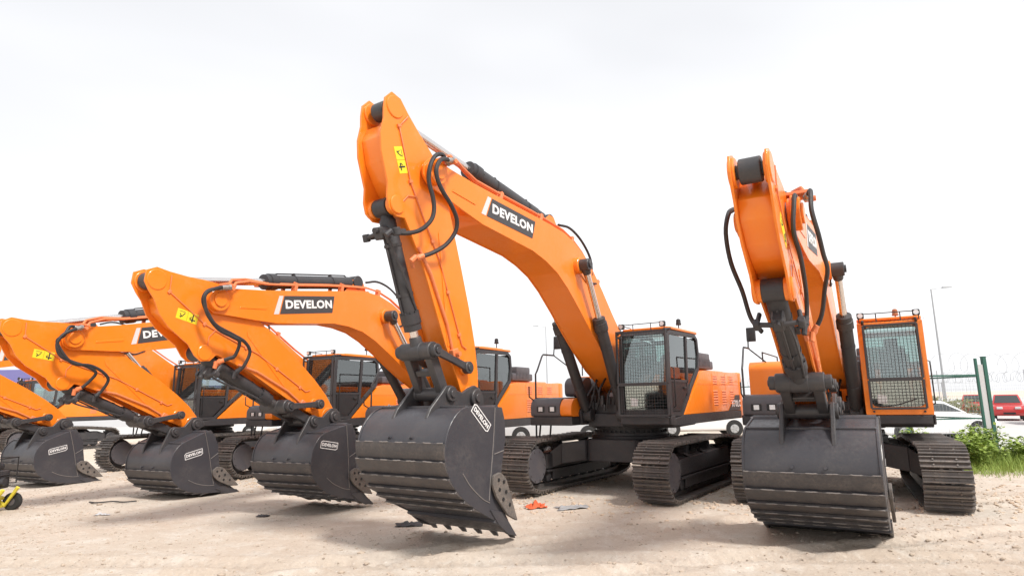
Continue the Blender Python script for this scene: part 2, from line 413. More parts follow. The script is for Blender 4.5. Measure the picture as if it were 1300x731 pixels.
def m_track(kind):
    P0 = track_path(); _, L = resample(P0, 10); n = int(L/.205); P, _ = resample(P0, n); p = L/n
    h = p*.5
    b = MB()
    prof = [(-h*.92, -.01), (-h*.96, .056), (-h*.80, .060), (-h*.62, .006), (-h*.26, .006), (-h*.10, .052), (h*.06, .052), (h*.2, .006), (h*.56, .006), (h*.70, .046), (h*.84, .046), (h*.90, -.012)]
    for i in range(n):
        a = P[i]; c = P[(i+1) % n]; m = ((a[0]+c[0])/2, (a[1]+c[1])/2); t = V((c[0]-a[0], 0, c[1]-a[1])).normalized(); nn = V((t.z, 0, -t.x))
        q = [V((m[0], 0, m[1]))+t*u+nn*v for u, v in prof]
        if kind == 'belt':
            j = random.uniform(-.004, .004)
            b.poly([w+V((0, -SH+j, 0)) for w in q], [w+V((0, SH+j, 0)) for w in q])
            for y in (-.06, .06):
                b.poly([V((m[0], y-.022, m[1]))+t*u-nn*v for u, v in ((-h*1.1, .0), (h*1.1, 0), (h*1.1, .075), (-h*1.1, .075))], [V((m[0], y+.022, m[1]))+t*u-nn*v for u, v in ((-h*1.1, .0), (h*1.1, 0), (h*1.1, .075), (-h*1.1, .075))])
            for yy in (-.15, .15):
                for uu in (-.45, .45): b.cyl(V((m[0], yy, m[1]))+t*h*uu+nn*.015, V((m[0], yy, m[1]))+t*h*uu+nn*.034, .014, n=6)
    return b.mesh('track', TRACK, 25)
def m_idler():
    b = MB(); c = (1.875, .515)
    b.lathe((c[0], -.2, c[1]), (c[0], .2, c[1]), [(0, .16), (.05, .17), (.06, .33), (.12, .34), (.13, .385), (.17, .39), (.18, .40), (.22, .40), (.23, .39), (.27, .385), (.28, .34), (.34, .33), (.35, .17), (.4, .16)], 32)
    for s in (-1, 1):
        b.cyl((c[0], s*.2, c[1]), (c[0], s*.235, c[1]), .33, n=30, bev=.01)
        for i in range(10):
            a = 2*PI*i/10; b.cyl((c[0]+.28*math.cos(a), s*.23, c[1]+.28*math.sin(a)), (c[0]+.28*math.cos(a), s*.25, c[1]+.28*math.sin(a)), .018, n=6)
    return b.mesh('idler_wheel', COVER)
def m_sprocket():
    b = MB(); c = (-1.98, .48); n = 21; pts = []
    for i in range(n*4):
        a = 2*PI*i/(n*4); r = .35 if i % 4 in (0, 1) else .30; pts.append((c[0]+r*math.cos(a), c[1]+r*math.sin(a)))
    b.prism(pts, -.035, .035, .003)
    b.cyl((c[0], -.25, c[1]), (c[0], .25, c[1]), .22, n=28, bev=.02)
    for s in (-1, 1):
        for i in range(12):
            a = 2*PI*i/12; b.cyl((c[0]+.18*math.cos(a), s*.24, c[1]+.18*math.sin(a)), (c[0]+.18*math.cos(a), s*.265, c[1]+.18*math.sin(a)), .016, n=6)
    return b.mesh('sprocket', CHAR)
def m_tframe():
    b = MB()
    b.prism([(1.62, .40), (1.66, .62), (1.45, .72), (-1.4, .78), (-1.75, .66), (-1.78, .36), (-1.5, .3), (1.45, .3)], -.15, .15, .012)
    b.prism([(1.5, .42), (1.5, .70), (-1.35, .75), (-1.45, .42)], -.22, .22, .012)
    b.prism([(1.5, .36), (1.5, .40), (-1.45, .40), (-1.45, .36)], -.24, .24, .004)
    for s in (-1, 1):
        b.box(-1.25, 1.25, s*.2-.012, s*.2+.012, .2, .38, .004)
        for x in (-.95, .1, 1.0): b.bar((x, s*.19, .72), (x+.14, s*.13, .79), .1, .04)
    for x in (-.5, .7): b.box(x-.08, x+.08, -.09, .09, .72, .83, .01)
    return b.mesh('track_frame', CHAR)
def m_roller(big=True):
    b = MB()
    if big: b.lathe((0, -.19, 0), (0, .19, 0), [(0, .06), (.02, .1), (.08, .1), (.085, .13), (.115, .13), (.12, .09), (.26, .09), (.265, .13), (.295, .13), (.3, .1), (.36, .1), (.38, .06)], 20)
    else: b.lathe((0, -.1, 0), (0, .1, 0), [(0, .05), (.01, .07), (.19, .07), (.2, .05)], 16)
    return b.mesh('roller', CHAR)
def m_xframe():
    b = MB()
    b.slab(rounded([(-.95, -.6), (.95, -.6), (.95, .6), (-.95, .6)], .2, 4), .55, .98, .015)
    b.cyl((0, 0, .9), (0, 0, 1.04), .8, n=40, bev=.01)
    for sx in (-1, 1):
        for sy in (-1, 1):
            def sec(x0, x1, y, z0, z1): return [V((sx*x0, sy*y, z0)), V((sx*x1, sy*y, z0)), V((sx*x1, sy*y, z1)), V((sx*x0, sy*y, z1))]
            b.poly(sec(.35, .98, .55, .58, .97), sec(.75, 1.18, 1.0, .50, .9), .01)
            b.poly(sec(.75, 1.18, 1.0, .50, .9), sec(.8, 1.3, 1.2, .42, .74), .01)
            b.box(min(sx*.7, sx*1.32), max(sx*.7, sx*1.32), min(sy*.55, sy*1.22), max(sy*.55, sy*1.22), .88+.0, .905, .004) if False else None
    return b.mesh('undercarriage_frame', CHAR)
def m_ring():
    b = MB(); b.cyl((0, 0, 1.03), (0, 0, 1.1), .76, n=48, bev=.006); b.cyl((0, 0, 1.1), (0, 0, 1.17), .70, n=48); b.cyl((0, 0, 1.17), (0, 0, 1.25), .78, n=48, bev=.006)
    for i in range(44):
        a = 2*PI*i/44; c, s = math.cos(a), math.sin(a)
        b.cyl((.735*c, .735*s, 1.095), (.735*c, .735*s, 1.135), .018, n=6); b.cyl((.79*c, .79*s, 1.2), (.80*c, .80*s, 1.2), .02, n=6)
    return b.mesh('swing_ring', LINKG)

# ---- upper structure (x forward, y towards the cab side)
DK0, DK1 = 1.255, 1.44
def m_deck():
    b = MB()
    b.box(-2.95, 1.05, -.42, .42, DK0-.02, DK1+.04, .01)
    b.box(-2.95, -.05, .43, 1.47, DK0+.01, DK1-.006, .012)
    b.box(-2.95, 1.0, -1.47, -.43, DK0+.01, DK1-.006, .012)
    b.prism([(-3.0, 1.30), (-3.0, DK1+.005), (.9, DK1+.005), (1.35, 1.40), (1.35, 1.28), (.9, 1.262)], 1.475, 1.5, .004)
    b.box(-3.0, 1.4, -1.5, -1.475, 1.30, DK1+.005, .004)
    for s in (-1, 1):
        b.prism([(.0, DK1), (.05, 2.3), (.22, 2.42), (.42, 2.38), (.62, 2.1), (1.15, 1.72), (1.32, 1.5), (1.25, 1.27), (.3, 1.27)], s*.47-.03, s*.47+.03, .008) if s < 0 else b.prism([(.0, DK1), (.05, 2.3), (.22, 2.42), (.42, 2.38), (.62, 2.1), (1.15, 1.72), (1.32, 1.5), (1.25, 1.27), (.3, 1.27)], .43, .485, .008)
    return b.mesh('upper_frame', CHAR)
def m_pit():
    b = MB(); R = random.Random(3)
    for i in range(34):
        x = R.uniform(.35, 1.2); y = R.uniform(-.36, .36); z = R.uniform(1.5, 1.7)
        b.cyl((x, y, z), (x, y, z+R.uniform(.05, .3)), R.uniform(.015, .05), n=8)
    b.box(.35, .95, -.3, .3, 1.48, 1.66, .01)
    return b.mesh('control_valve', LINKG)
def m_pithose(k):
    R = random.Random(50+k); b = MB(); y = R.uniform(-.36, .36)
    b.tube([(1.15+R.uniform(-.2, .1), y, 1.6), (1.28+R.uniform(-.2, .1), y+R.uniform(-.1, .1), 1.85), (1.0, y+R.uniform(-.1, .1), 2.1+R.uniform(-.1, .1)), (.75, y*.8, 2.3), (.75, y*.7, 2.62+R.uniform(-.1, .1))], .022, 7, 5)
    return b.mesh('hose', HOSE)
HOOD = [(.82, DK1+.012), (-.24, 2.27), (-.5, 2.31), (-2.98, 2.31), (-2.98, DK1+.012)]
def m_hood():
    b = MB(); b.prism(HOOD, 1.36, 1.492, .02, 2)
    b.prism([(-.42, DK1+.012), (-.42, 2.28), (-2.98, 2.28), (-2.98, DK1+.012)], -1.49, 1.355, .03, 2)
    b.box(-2.8, -.7, -1.2, 1.2, 2.285, 2.36, .03, 2)
    for z in (2.02,): b.box(-2.96, -.02, 1.492, 1.496, z, z+.012, .001)
    for x in (-.95, -1.9): b.box(x-.005, x+.005, 1.492, 1.495, DK1+.03, 2.26, .001)
    return b.mesh('engine_hood', ORANGE)
def m_louver(x, z, n):
    b = MB()
    for i in range(n):
        q = z+i*.055
        b.poly([(x-.15, 1.485, q), (x+.15, 1.485, q), (x+.15, 1.485, q+.03), (x-.15, 1.485, q+.03)], [(x-.14, 1.508, q+.003), (x+.14, 1.508, q+.003), (x+.14, 1.494, q+.03), (x-.14, 1.494, q+.03)], .002)
        b.box(x-.14, x+.14, 1.4935, 1.4955, q-.016, q-.001, 0)
    return b
def m_louvers(ci):
    x = (-1.15, -1.75, -2.35)[ci]; b = m_louver(x, 1.6, 6); b2 = b
    for z0 in (2.04,):
        for i in range(4):
            q = z0+i*.052; b.poly([(x-.15, 1.485, q), (x+.15, 1.485, q), (x+.15, 1.485, q+.03), (x-.15, 1.485, q+.03)], [(x-.14, 1.508, q+.003), (x+.14, 1.508, q+.003), (x+.14, 1.494, q+.03), (x-.14, 1.494, q+.03)], .002)
    return b.mesh('vent_louver', ORANGE2)
def m_cweight():
    b = MB(); o = [(-2.99, -1.495), (-2.99, 1.495), (-3.2, 1.495), (-3.42, 1.42), (-3.62, 1.15), (-3.74, .6), (-3.76, 0), (-3.74, -.6), (-3.62, -1.15), (-3.42, -1.42), (-3.2, -1.495)]
    b.slab(o, 1.26, 2.33, .05, 3)
    return b.mesh('counterweight', ORANGE)
def m_exbox():
    b = MB(); b.box(-1.75, -.62, .35, 1.3, 2.365, 2.55, .04, 2); b.box(-1.7, -.95, .4, 1.25, 2.54, 2.72, .04, 2)
    for i in range(9): b.box(-1.5+i*.08, -1.46+i*.08, 1.302, 1.31, 2.42, 2.58, .002)
    b.cyl((-1.9, .9, 2.36), (-1.9, .9, 2.68), .07, n=16)
    b.box(-2.7, -1.75, -.9, .75, 2.365, 2.5, .03)
    for i in range(12): b.box(-2.68+i*.08, -2.65+i*.08, -.85, .7, 2.5, 2.53, .002)
    return b.mesh('air_intake_box', COVER)
CABO = [(1.5, DK1+.0), (1.515, 2.0), (1.47, 2.93), (1.38, 3.0), (-.05, 3.02), (-.2, 2.93), (-.24, 2.6), (-.16, 2.3), (.3, 1.95), (.9, DK1)]
Y0, Y1 = .535, 1.49
def ringp(b, outer, holes_in, y0, y1, bev=.004):
    """a frame made of an outer outline and an inner outline with the same number of points"""
    n = len(outer)
    for i in range(n):
        j = (i+1) % n; q = [outer[i], outer[j], holes_in[j], holes_in[i]]
        b.prism(q, y0, y1, 0)
def m_cabframe(mat):
    b = MB()
    for y0, y1 in ((Y0, Y0+.05), (Y1-.05, Y1)):
        inn = inset(CABO, .075); ringp(b, CABO, inn, y0, y1)
        b.prism([(.52, 1.72), (.60, 1.72), (.50, 2.95), (.42, 2.95)], y0+.004, y1-.004, 0)
        b.prism([(1.45, 2.05), (1.45, 2.10), (.54, 2.10), (.54, 2.05)], y0+.004, y1-.004, 0) if y0 > 1 else None
    b.prism([(1.44, DK1), (1.505, DK1), (1.515, 1.56), (1.45, 1.56)], Y0+.05, Y1-.05, .004)
    b.prism([(1.40, 2.93), (1.47, 2.93), (1.38, 3.0), (1.30, 3.0)], Y0+.05, Y1-.05, 0)
    b.prism([(-.2, 2.93), (-.24, 2.6), (-.16, 2.3), (-.1, 2.3), (-.18, 2.6), (-.14, 2.9)], Y0+.05, Y1-.05, 0) if False else None
    b.box(-.2, -.14, Y0+.05, Y1-.05, 2.86, 2.95, .003); b.box(-.2, -.14, Y0+.05, Y1-.05, 2.25, 2.36, .003)
    b.box(.0, 1.44, Y0+.05, Y1-.05, DK1, DK1+.05, .003)
    if mat is ORANGE:
        oo = rounded([(Y0, DK1+.01), (Y1, DK1+.01), (Y1, 2.98), (Y0, 2.98)], .02, 3); ii = rounded([(Y0+.09, DK1+.13), (Y1-.09, DK1+.13), (Y1-.09, 2.92), (Y0+.09, 2.92)], .12, 3)
        def fx_(z): return 1.515+(-.05*(z-2.0) if z > 2 else 0)
        for i in range(len(oo)):
            j = (i+1) % len(oo); q = [oo[i], oo[j], ii[j], ii[i]]; b.poly([(fx_(z)+.0, y, z) for y, z in q], [(fx_(z)+.035, y, z) for y, z in q])
    for y in (Y0, Y1-.06): b.prism([(1.50, DK1+.02), (1.53, DK1+.02), (1.545, 2.0), (1.5, 2.93), (1.47, 2.93), (1.515, 2.0)], y, y+.06, .003)
    return b.mesh('cab', mat)
def m_roof(mat):
    b = MB(); b.slab(rounded([(1.36, Y0-.005), (1.36, Y1+.005), (-.24, Y1+.005), (-.24, Y0-.005)], .1, 4), 3.022, 3.075, .02, 3)
    b.slab(rounded([(1.0, Y0+.1), (1.0, Y1-.1), (-.05, Y1-.1), (-.05, Y0+.1)], .1, 4), 3.07, 3.1, .01, 2)
    return b.mesh('roof', mat)
def m_skirt():
    b = MB(); b.prism([(.2, 1.25), (1.35, 1.235), (1.56, 1.30), (1.56, DK1-.003), (.2, DK1-.003)], Y0-.02, 1.474, .012)
    b.prism([(1.36, 1.28), (1.565, 1.30), (1.565, DK1+.004), (1.36, DK1+.004)], 1.48, 1.505, .004)
    return b.mesh('cab_base', CHAR)
def m_door():
    b = MB(); b.prism([(1.40, 1.52), (1.40, 2.05), (.60, 2.05), (.60, 1.86), (.98, 1.52)], Y1-.035, Y1-.01, .006); return b.mesh('door', BLACK)
def m_handle():
    b = MB(); b.box(.66, .78, Y1-.008, Y1+.02, 1.93, 1.97, .006); return b.mesh('handle', BLACK)
def m_grab():
    b = MB(); b.tube([(1.36, Y1, 1.6), (1.36, Y1+.04, 1.62), (1.36, Y1+.04, 2.3), (1.36, Y1, 2.32)], .012, 6); return b.mesh('grab_rail', BLACK)
def m_pane(o, y):
    b = MB(); b.prism(o, y-.003, y+.003); return b.mesh('window', GLASS)
def m_wind():
    b = MB(); b.poly([(1.49, Y0+.06, 1.57), (1.49, Y1-.06, 1.57), (1.497, Y1-.06, 2.0), (1.45, Y1-.06, 2.93), (1.45, Y0+.06, 2.93), (1.497, Y0+.06, 2.0)][:0] or [(1.484, Y0+.05, 1.56), (1.484, Y1-.05, 1.56), (1.494, Y1-.05, 2.0), (1.494, Y0+.05, 2.0)], [(1.490, Y0+.05, 1.56), (1.490, Y1-.05, 1.56), (1.500, Y1-.05, 2.0), (1.500, Y0+.05, 2.0)])
    b.poly([(1.494, Y0+.05, 2.0), (1.494, Y1-.05, 2.0), (1.448, Y1-.05, 2.93), (1.448, Y0+.05, 2.93)], [(1.500, Y0+.05, 2.001), (1.500, Y1-.05, 2.001), (1.454, Y1-.05, 2.93), (1.454, Y0+.05, 2.93)])
    return b.mesh('windshield', WGLASS, flat=True)
def m_guard(ins=0.0):
    b = MB()
    def P(y, z): return (1.60+(2.98-z)*.015, y, z)
    ya, yb = Y0+ins, Y1-ins
    for za, zb in ((1.46+ins, 2.01), (2.035, 2.98-ins*.6)):
        for (p, q) in ((P(ya, za), P(yb, za)), (P(ya, zb), P(yb, zb)), (P(ya, za), P(ya, zb)), (P(yb, za), P(yb, zb))): b.bar(p, q, .035, .035, .003)
        n = int((yb-ya)/.05)
        for i in range(1, n): y = ya+(yb-ya)*i/n; b.tube([P(y, za), P(y, zb)], .0027, 4)
        n = int((zb-za)/.05)
        for i in range(1, n): z = za+(zb-za)*i/n; b.tube([P(ya, z), P(yb, z)], .0027, 4)
    for y in (ya+.03, yb-.03):
        for z in (1.5, 2.9): b.bar((1.5, y, z), (1.6, y, z), .03, .03, .002)
    b.bar((1.52, ya, 2.96), (1.6, ya, 2.99), .04, .03); b.bar((1.52, yb, 2.96), (1.6, yb, 2.99), .04, .03)
    for i in range(14): y = ya+.03+i*.066; b.bar((1.3, y, 3.03), (1.6, y, 3.0), .006, .006, 0)
    b.bar((1.3, ya, 3.04), (1.62, ya, 3.0), .03, .03); b.bar((1.3, yb, 3.04), (1.62, yb, 3.0), .03, .03)
    return b.mesh('front_guard', CHAR)
def m_roofrail():
    b = MB()
    for y in (Y0+.04, Y0+.3, Y1-.3, Y1-.04): b.tube([(1.5, y, 3.0), (1.5, y, 3.14)], .009, 6)
    b.tube([(1.5, Y0+.04, 3.14), (1.5, Y1-.04, 3.14)], .009, 6)
    b.tube([(1.5, Y0+.04, 3.14), (1.0, Y0+.04, 3.12)], .009, 6)
    return b.mesh('roof_rail', CHAR)
def m_light(y, z=3.11, x=1.54):
    b = MB(); b.box(x-.07, x, y-.055, y+.055, z-.05, z+.05, .012); return b.mesh('work_light', BLACK)
def m_lens(y, z=3.11, x=1.54):
    b = MB(); b.cyl((x, y, z), (x+.006, y, z), .04, n=16); return b.mesh('lens', LAMPG)
def m_beacon(mat):
    b = MB(); b.cyl((-.1, 1.15, 3.08), (-.1, 1.15, 3.24), .012, n=8); b.lathe((-.1, 1.15, 3.24), (-.1, 1.15, 4), [(0, .05), (.02, .06), (.03, .05), (.11, .045), (.13, .02)], 16)
    return b.mesh('beacon', mat)
def m_seat():
    b = MB(); b.box(.2, .75, .78, 1.25, 1.75, 1.9, .04, 2); b.prism([(.2, 1.85), (.32, 1.88), (.14, 2.6), (.02, 2.58)], .8, 1.23, .03, 2); b.prism([(.06, 2.6), (.14, 2.6), (.11, 2.8), (.04, 2.8)], .9, 1.13, .02, 2)
    b.box(.3, .7, .85, 1.2, 1.5, 1.76, .02); return b.mesh('seat', SEAT)
def m_console():
    b = MB(); b.box(.3, 1.0, .62, 1.39, 1.48, 1.58, .02); b.box(.45, .95, .62, .76, 1.57, 1.98, .03); b.box(.45, .95, 1.27, 1.39, 1.57, 1.98, .03)
    for y in (.69, 1.33): b.tube([(.85, y, 1.98), (.9, y, 2.14)], .018, 8); b.ball((.9, y, 2.18), .035, 2)
    b.box(1.32, 1.4, .62, .72, 1.9, 2.3, .01)
    for y in (.95, 1.1): b.tube([(1.2, y, 1.5), (1.28, y, 1.9)], .012, 6)
    return b.mesh('console', BLACK)
def m_note():
    b = MB(); b.poly([(1.500, .72, 1.63), (1.500, .86, 1.63), (1.5015, .86, 1.76), (1.5015, .72, 1.78)], [(1.503, .72, 1.63), (1.503, .86, 1.63), (1.5045, .86, 1.76), (1.5045, .72, 1.78)]); return b.mesh('paper_notice', WHITE)
def m_wiper():
    b = MB(); b.tube([(1.515, .75, 1.58), (1.52, .98, 1.60), (1.535, 1.28, 1.7)], .008, 5, 3); return b.mesh('wiper', BLACK)
def m_cabglass_back():
    b = MB(); b.box(-.19, -.185, Y0+.06, Y1-.06, 2.36, 2.86, 0); return b.mesh('rear_window', GLASS)
def m_toolbox():
    b = MB(); b.prism(rounded([(.62, 1.44), (1.60, 1.44), (1.60, 1.68), (1.50, 1.80), (.62, 1.82)], .06, 4), -1.44, -.76, .012, 2); return b.mesh('toolbox', COVER)
def m_toolbase():
    b = MB(); b.box(.6, 1.60, -1.46, -.50, 1.27, 1.434, .015); b.box(.62, 1.56, -1.3, -.6, 1.434, 1.44, 0); return b.mesh('step_base', CHAR)
def m_toolor():
    b = MB(); b.prism(rounded([(.62, 1.44), (1.60, 1.44), (1.60, 1.66), (1.48, 1.79), (.62, 1.80)], .1, 4), -.755, -.5, .02, 2); return b.mesh('inner_cover', ORANGE)
def m_tlight(y):
    b = MB(); b.box(1.598, 1.612, y-.09, y+.09, 1.53, 1.65, .01); return b.mesh('lamp_housing', BLACK)
def m_tlens(y):
    b = MB(); b.box(1.612, 1.618, y-.045, y+.05, 1.545, 1.63, .004); return b.mesh('lens', LAMPG)
def m_tank(big):
    b = MB()
    if big: b.prism(rounded([(-.38, DK1+.01), (.6, DK1+.01), (.6, 2.36), (.45, 2.46), (-.38, 2.46)], .08, 4), -1.46, -.52, .05, 3)
    else: b.prism(rounded([(-.38, DK1+.01), (.6, DK1+.01), (.6, 2.1), (.45, 2.2), (-.38, 2.2)], .1, 4), -.98, -.52, .04, 3)
    return b.mesh('fuel_tank', ORANGE if big else COVER)
def m_filter():
    b = MB(); b.prism(rounded([(.62, 1.82), (1.0, 1.83), (1.0, 2.12), (.85, 2.22), (.62, 2.22)], .1, 4), -.98, -.55, .03, 3); return b.mesh('rear_cover', COVER)
def m_rail():
    b = MB(); y = -1.43
    b.tube([(1.42, y, .95), (1.40, y, 2.30), (1.33, y, 2.38), (1.13, y, 2.68), (1.08, y, 2.72), (.66, y+.02, 2.72)], .019, 8)
    b.tube([(1.42, y, 1.80), (.9, y, 1.8)], .019, 8)
    b.tube([(1.66, y, 2.05), (1.66, y, 1.84), (1.41, y, 1.73)], .014, 7)
    return b.mesh('handrail', CHAR)
def m_mirarm():
    b = MB(); y = -1.42
    b.tube([(.66, y, 2.72), (.58, y, 3.12)], .014, 7); b.tube([(.66, y, 2.72), (.42, y+.3, 2.42), (.3, y+.4, 2.40)], .014, 7)
    b.prism([(.52, 2.86), (.62, 2.86), (.6, 3.14), (.5, 3.14)], y-.03, y+.14, .015, 2)
    return b.mesh('mirror', BLACK)
def m_mirglass():
    b = MB(); b.prism([(.495, 2.89), (.498, 2.89), (.482, 3.11), (.479, 3.11)], -1.43, -1.30); return b.mesh('mirror_glass', STEEL)
def m_steps():
    b = MB(); b.box(1.42, 1.66, 1.42-.9*0-2.9, -1.2, 1.0, 1.03, .004) if False else None
    for y in (-1.4, -1.15): b.bar((1.3, y, 1.27), (1.36, y, .98), .03, .03)
    b.bar((1.36, -1.42, .98), (1.36, -1.13, .98), .06, .02)
    return b.mesh('access_step', CHAR)
def m_toprail():
    b = MB()
    b.tube([(-.5, -1.35, 2.3), (-.5, -1.35, 2.7), (-2.6, -1.35, 2.7), (-2.6, -1.35, 2.3)], .016, 7)
    return b.mesh('top_rail', CHAR)
def m_sidedecal():
    b = MB(); b.prism([(-2.0, DK1+.02), (-2.96, DK1+.02), (-2.96, 1.80), (-2.62, 1.80)], 1.497, 1.499); return b.mesh('side_decal', DECAL)

def m_decalboard():
    b = MB(); b.poly([(-.62, -.155, 0), (.62, -.155, 0), (.70, .155, 0), (-.50, .155, 0)], [(-.62, -.155, .004), (.62, -.155, .004), (.70, .155, .004), (-.50, .155, .004)]); return b.mesh('name_plate', DECAL)
def m_decalbar():
    b = MB(); b.poly([(-.75, -.155, 0), (-.645, -.155, 0), (-.525, .155, 0), (-.61, .155, 0)], [(-.75, -.155, .004), (-.645, -.155, .004), (-.525, .155, .004), (-.61, .155, .004)]); return b.mesh('name_plate_stripe', SILVER)
def m_bdecal():
    b = MB(); o = [(-.30, -.095), (.24, -.095), (.30, -.06), (.30, .095), (-.24, .095), (-.30, .06)]; i = inset(o, .016)
    for k in range(6):
        j = (k+1) % 6; q = [o[k], o[j], i[j], i[k]]; b.poly([(x, y, 0) for x, y in q], [(x, y, .003) for x, y in q])
    q = 0
    return b.mesh('bucket_emblem', WHITE)
def m_ylabel():
    b = MB(); b.box(-.085, .085, -.075, .075, 0, .003, 0); return b.mesh('warning_label', YELLOW)
def m_ysym(k):
    b = MB()
    def st(p, q, w=.012): b.bar((*p, .0045), (*q, .0045), w, .003, 0)
    if k == 0: st((-.04, -.03), (.0, .03)); st((.0, .03), (.035, -.01)); st((-.05, -.045), (.05, -.045), .006); b.cyl((.02, .035, .003), (.02, .035, .006), .012, n=8)
    else: st((0, -.05), (0, .03), .02); st((-.045, .03), (.045, .03), .018); st((.02, -.01), (.05, .02)); b.cyl((0, .05, .003), (0, .05, .006), .014, n=8)
    return b.mesh('warning_symbol', INK)

def excavator(X, Y, yaw, dz, q, label, group=None, swing=0, cab='dark', tank='small', hoses='A', no=0, emb=(.56, -.41, .23), ys=1.0, dec=True, farhose=False, bs=1.0, seed=0):
    a, bang, g = q
    root = bpy.data.objects.new('excavator', None); C.objects.link(root); root.empty_display_size = 1
    root.matrix_basis = Matrix.Translation((X, Y, dz)) @ Matrix.Rotation(-PI/2-yaw, 4, 'Z')
    tag(root, label, 'excavator', 'orange excavators parked in a row')
    # undercarriage
    for s in (-1, 1):
        M = Matrix.Translation((0, s*G, 0))
        t = part('track', cached('track', lambda: m_track('belt')), root, M)
        part('idler_wheel', cached('idler', m_idler), t); part('sprocket', cached('sprocket', m_sprocket), t); part('track_frame', cached('tframe', m_tframe), t)
        for i in range(8): part('track_roller', cached('roller', m_roller), t, Matrix.Translation((1.35-i*.385, 0, .26)))
        for x in (.7, -.5): part('carrier_roller', cached('croller', lambda: m_roller(False)), t, Matrix.Translation((x, 0, .855)))
    part('undercarriage_frame', cached('xf', m_xframe), root); part('swing_ring', cached('ring', m_ring), root)
    U = Matrix.Rotation(-swing, 4, 'Z')
    def P(name, key, fn, par=root, M=None): return part(name, cached(key, fn), par, (U if M is None else M) if par is root else M)
    P('upper_frame', 'deck', m_deck); P('control_valve', 'pit', m_pit)
    for k in range(7): P('hose', ('ph', k), lambda: m_pithose(k))
    hood = P('engine_hood', 'hood', m_hood)
    for ci in range(3): P('vent_louver', ('lv', ci), lambda: m_louvers(ci), hood)
    if dec:
      P('side_decal', 'sdec', m_sidedecal, hood)
      P('model_lettering', 'mtext', lambda: text_mesh('X70LC', .2, WHITE, .02, 1.2, .003), hood, basis((-2.62, 1.503, 1.60), (-1, 0, 0), (0, 0, 1)))
    P('counterweight', 'cw', m_cweight); P('air_intake_box', 'exb', m_exbox)
    cm = {'dark': CHAR, 'orange': ORANGE}[cab]
    cb = P('cab', ('cabf', cab), lambda: m_cabframe(cm)); P('cab_base', 'skirt', m_skirt)
    P('roof', ('roof', 0), lambda: m_roof(ORANGE if cab == 'dark' else ORANGE), cb)
    dr = P('door', 'door', m_door, cb); P('handle', 'handle', m_handle, cb); P('grab_rail', 'grab', m_grab, cb)
    for yy, tg in ((Y1-.03, 'o'), (Y0+.025, 'i')):
        P('window', ('wa', tg), lambda: m_pane([(1.43, 2.12), (1.40, 2.92), (.52, 2.92), (.59, 2.12)], yy), cb)
        P('window', ('wb', tg), lambda: m_pane([(.41, 2.92), (.50, 1.95), (.3, 2.03), (-.08, 2.33), (-.16, 2.6), (-.13, 2.88)], yy), cb)
    P('window', 'wc', lambda: m_pane([(1.41, 1.54), (1.41, 2.04), (.61, 2.04), (.61, 1.9), (1.0, 1.54)], Y0+.025), cb)
    P('windshield', 'wind', m_wind, cb); P('rear_window', 'rw', m_cabglass_back, cb)
    P('front_guard', ('guard', cab), lambda: m_guard(.09 if cab == 'orange' else 0.0), cb); P('roof_rail', 'rrail', m_roofrail, cb)
    for y in (Y0+.07, Y1-.07):
        w = P('work_light', ('wl', y), lambda: m_light(y), cb); P('work_light_lens', ('wll', y), lambda: m_lens(y), cb)
    P('beacon', ('bcn', cab), lambda: m_beacon(AMBER if cab == 'orange' else BLACK), cb)
    P('seat', 'seat', m_seat, cb); P('console', 'cons', m_console, cb); P('paper_notice', 'note', m_note, cb); P('wiper', 'wip', m_wiper, cb)
    P('toolbox', 'tb', m_toolbox); tb = P('step_base', 'tbb', m_toolbase); P('inner_cover', 'tbo', m_toolor)
    for y in (-1.2, -.93):
        l = P('lamp', ('tl', y), lambda: m_tlight(y)); P('lens', ('tll', y), lambda: m_tlens(y), l)
    P('fuel_tank', ('tank', tank), lambda: m_tank(tank == 'big')); P('rear_cover', 'filt', m_filter) if tank != 'big' else None
    P('handrail', 'rail', m_rail); mi = P('mirror', 'mir', m_mirarm); P('mirror_glass', 'mirg', m_mirglass, mi); P('access_step', 'stp', m_steps); P('top_rail', 'trail', m_toprail)
    # boom
    SY = Matrix.Diagonal((1, ys, 1, 1))
    F = V((FX, 0, FZ)); u = V((math.cos(a), 0, math.sin(a))); w = V((-u.z, 0, u.x))
    MBm = basis(F, u, (0, 1, 0)) ; MBm = U @ Matrix(((u.x, 0, w.x, F.x), (0, 1, 0, 0), (u.z, 0, w.z, F.z), (0, 0, 0, 1))) @ SY
    T = F+u*LB; e = V((math.cos(bang), 0, math.sin(bang))); o = V((-e.z, 0, e.x))
    MA = U @ Matrix(((e.x, 0, o.x, T.x), (0, 1, 0, 0), (e.z, 0, o.z, T.z), (0, 0, 0, 1))) @ SY
    # the arm frame's z must match the o axis measured in the photograph
    bo = P('boom', 'boom', m_boom, root, MBm); ar = P('arm', 'arm', m_arm, root, MA)
    for s in (1, -1):
        D = V((1.30, 0, -.44)).normalized(); up = V((-D.z, 0, D.x))
        xd = D*-1 if s > 0 else D; 
        # lettering reads from the boom's elbow side on the cab side
        Mx = basis((5.03, s*.3135, .50), (-s*D.x, 0, -s*D.z), (up.x, 0, up.z))
        pl = P('name_plate', 'npl', m_decalboard, bo, Mx); P('name_plate_stripe', 'nps', m_decalbar, bo, Mx)
        P('name_lettering', 'ntx', lambda: text_mesh('DEVELON', .192, WHITE, .04, 1.25, .003), bo, Mx @ Matrix.Translation((.065, 0, .0055)))
        la = -.42 if hoses == 'B' else -.06
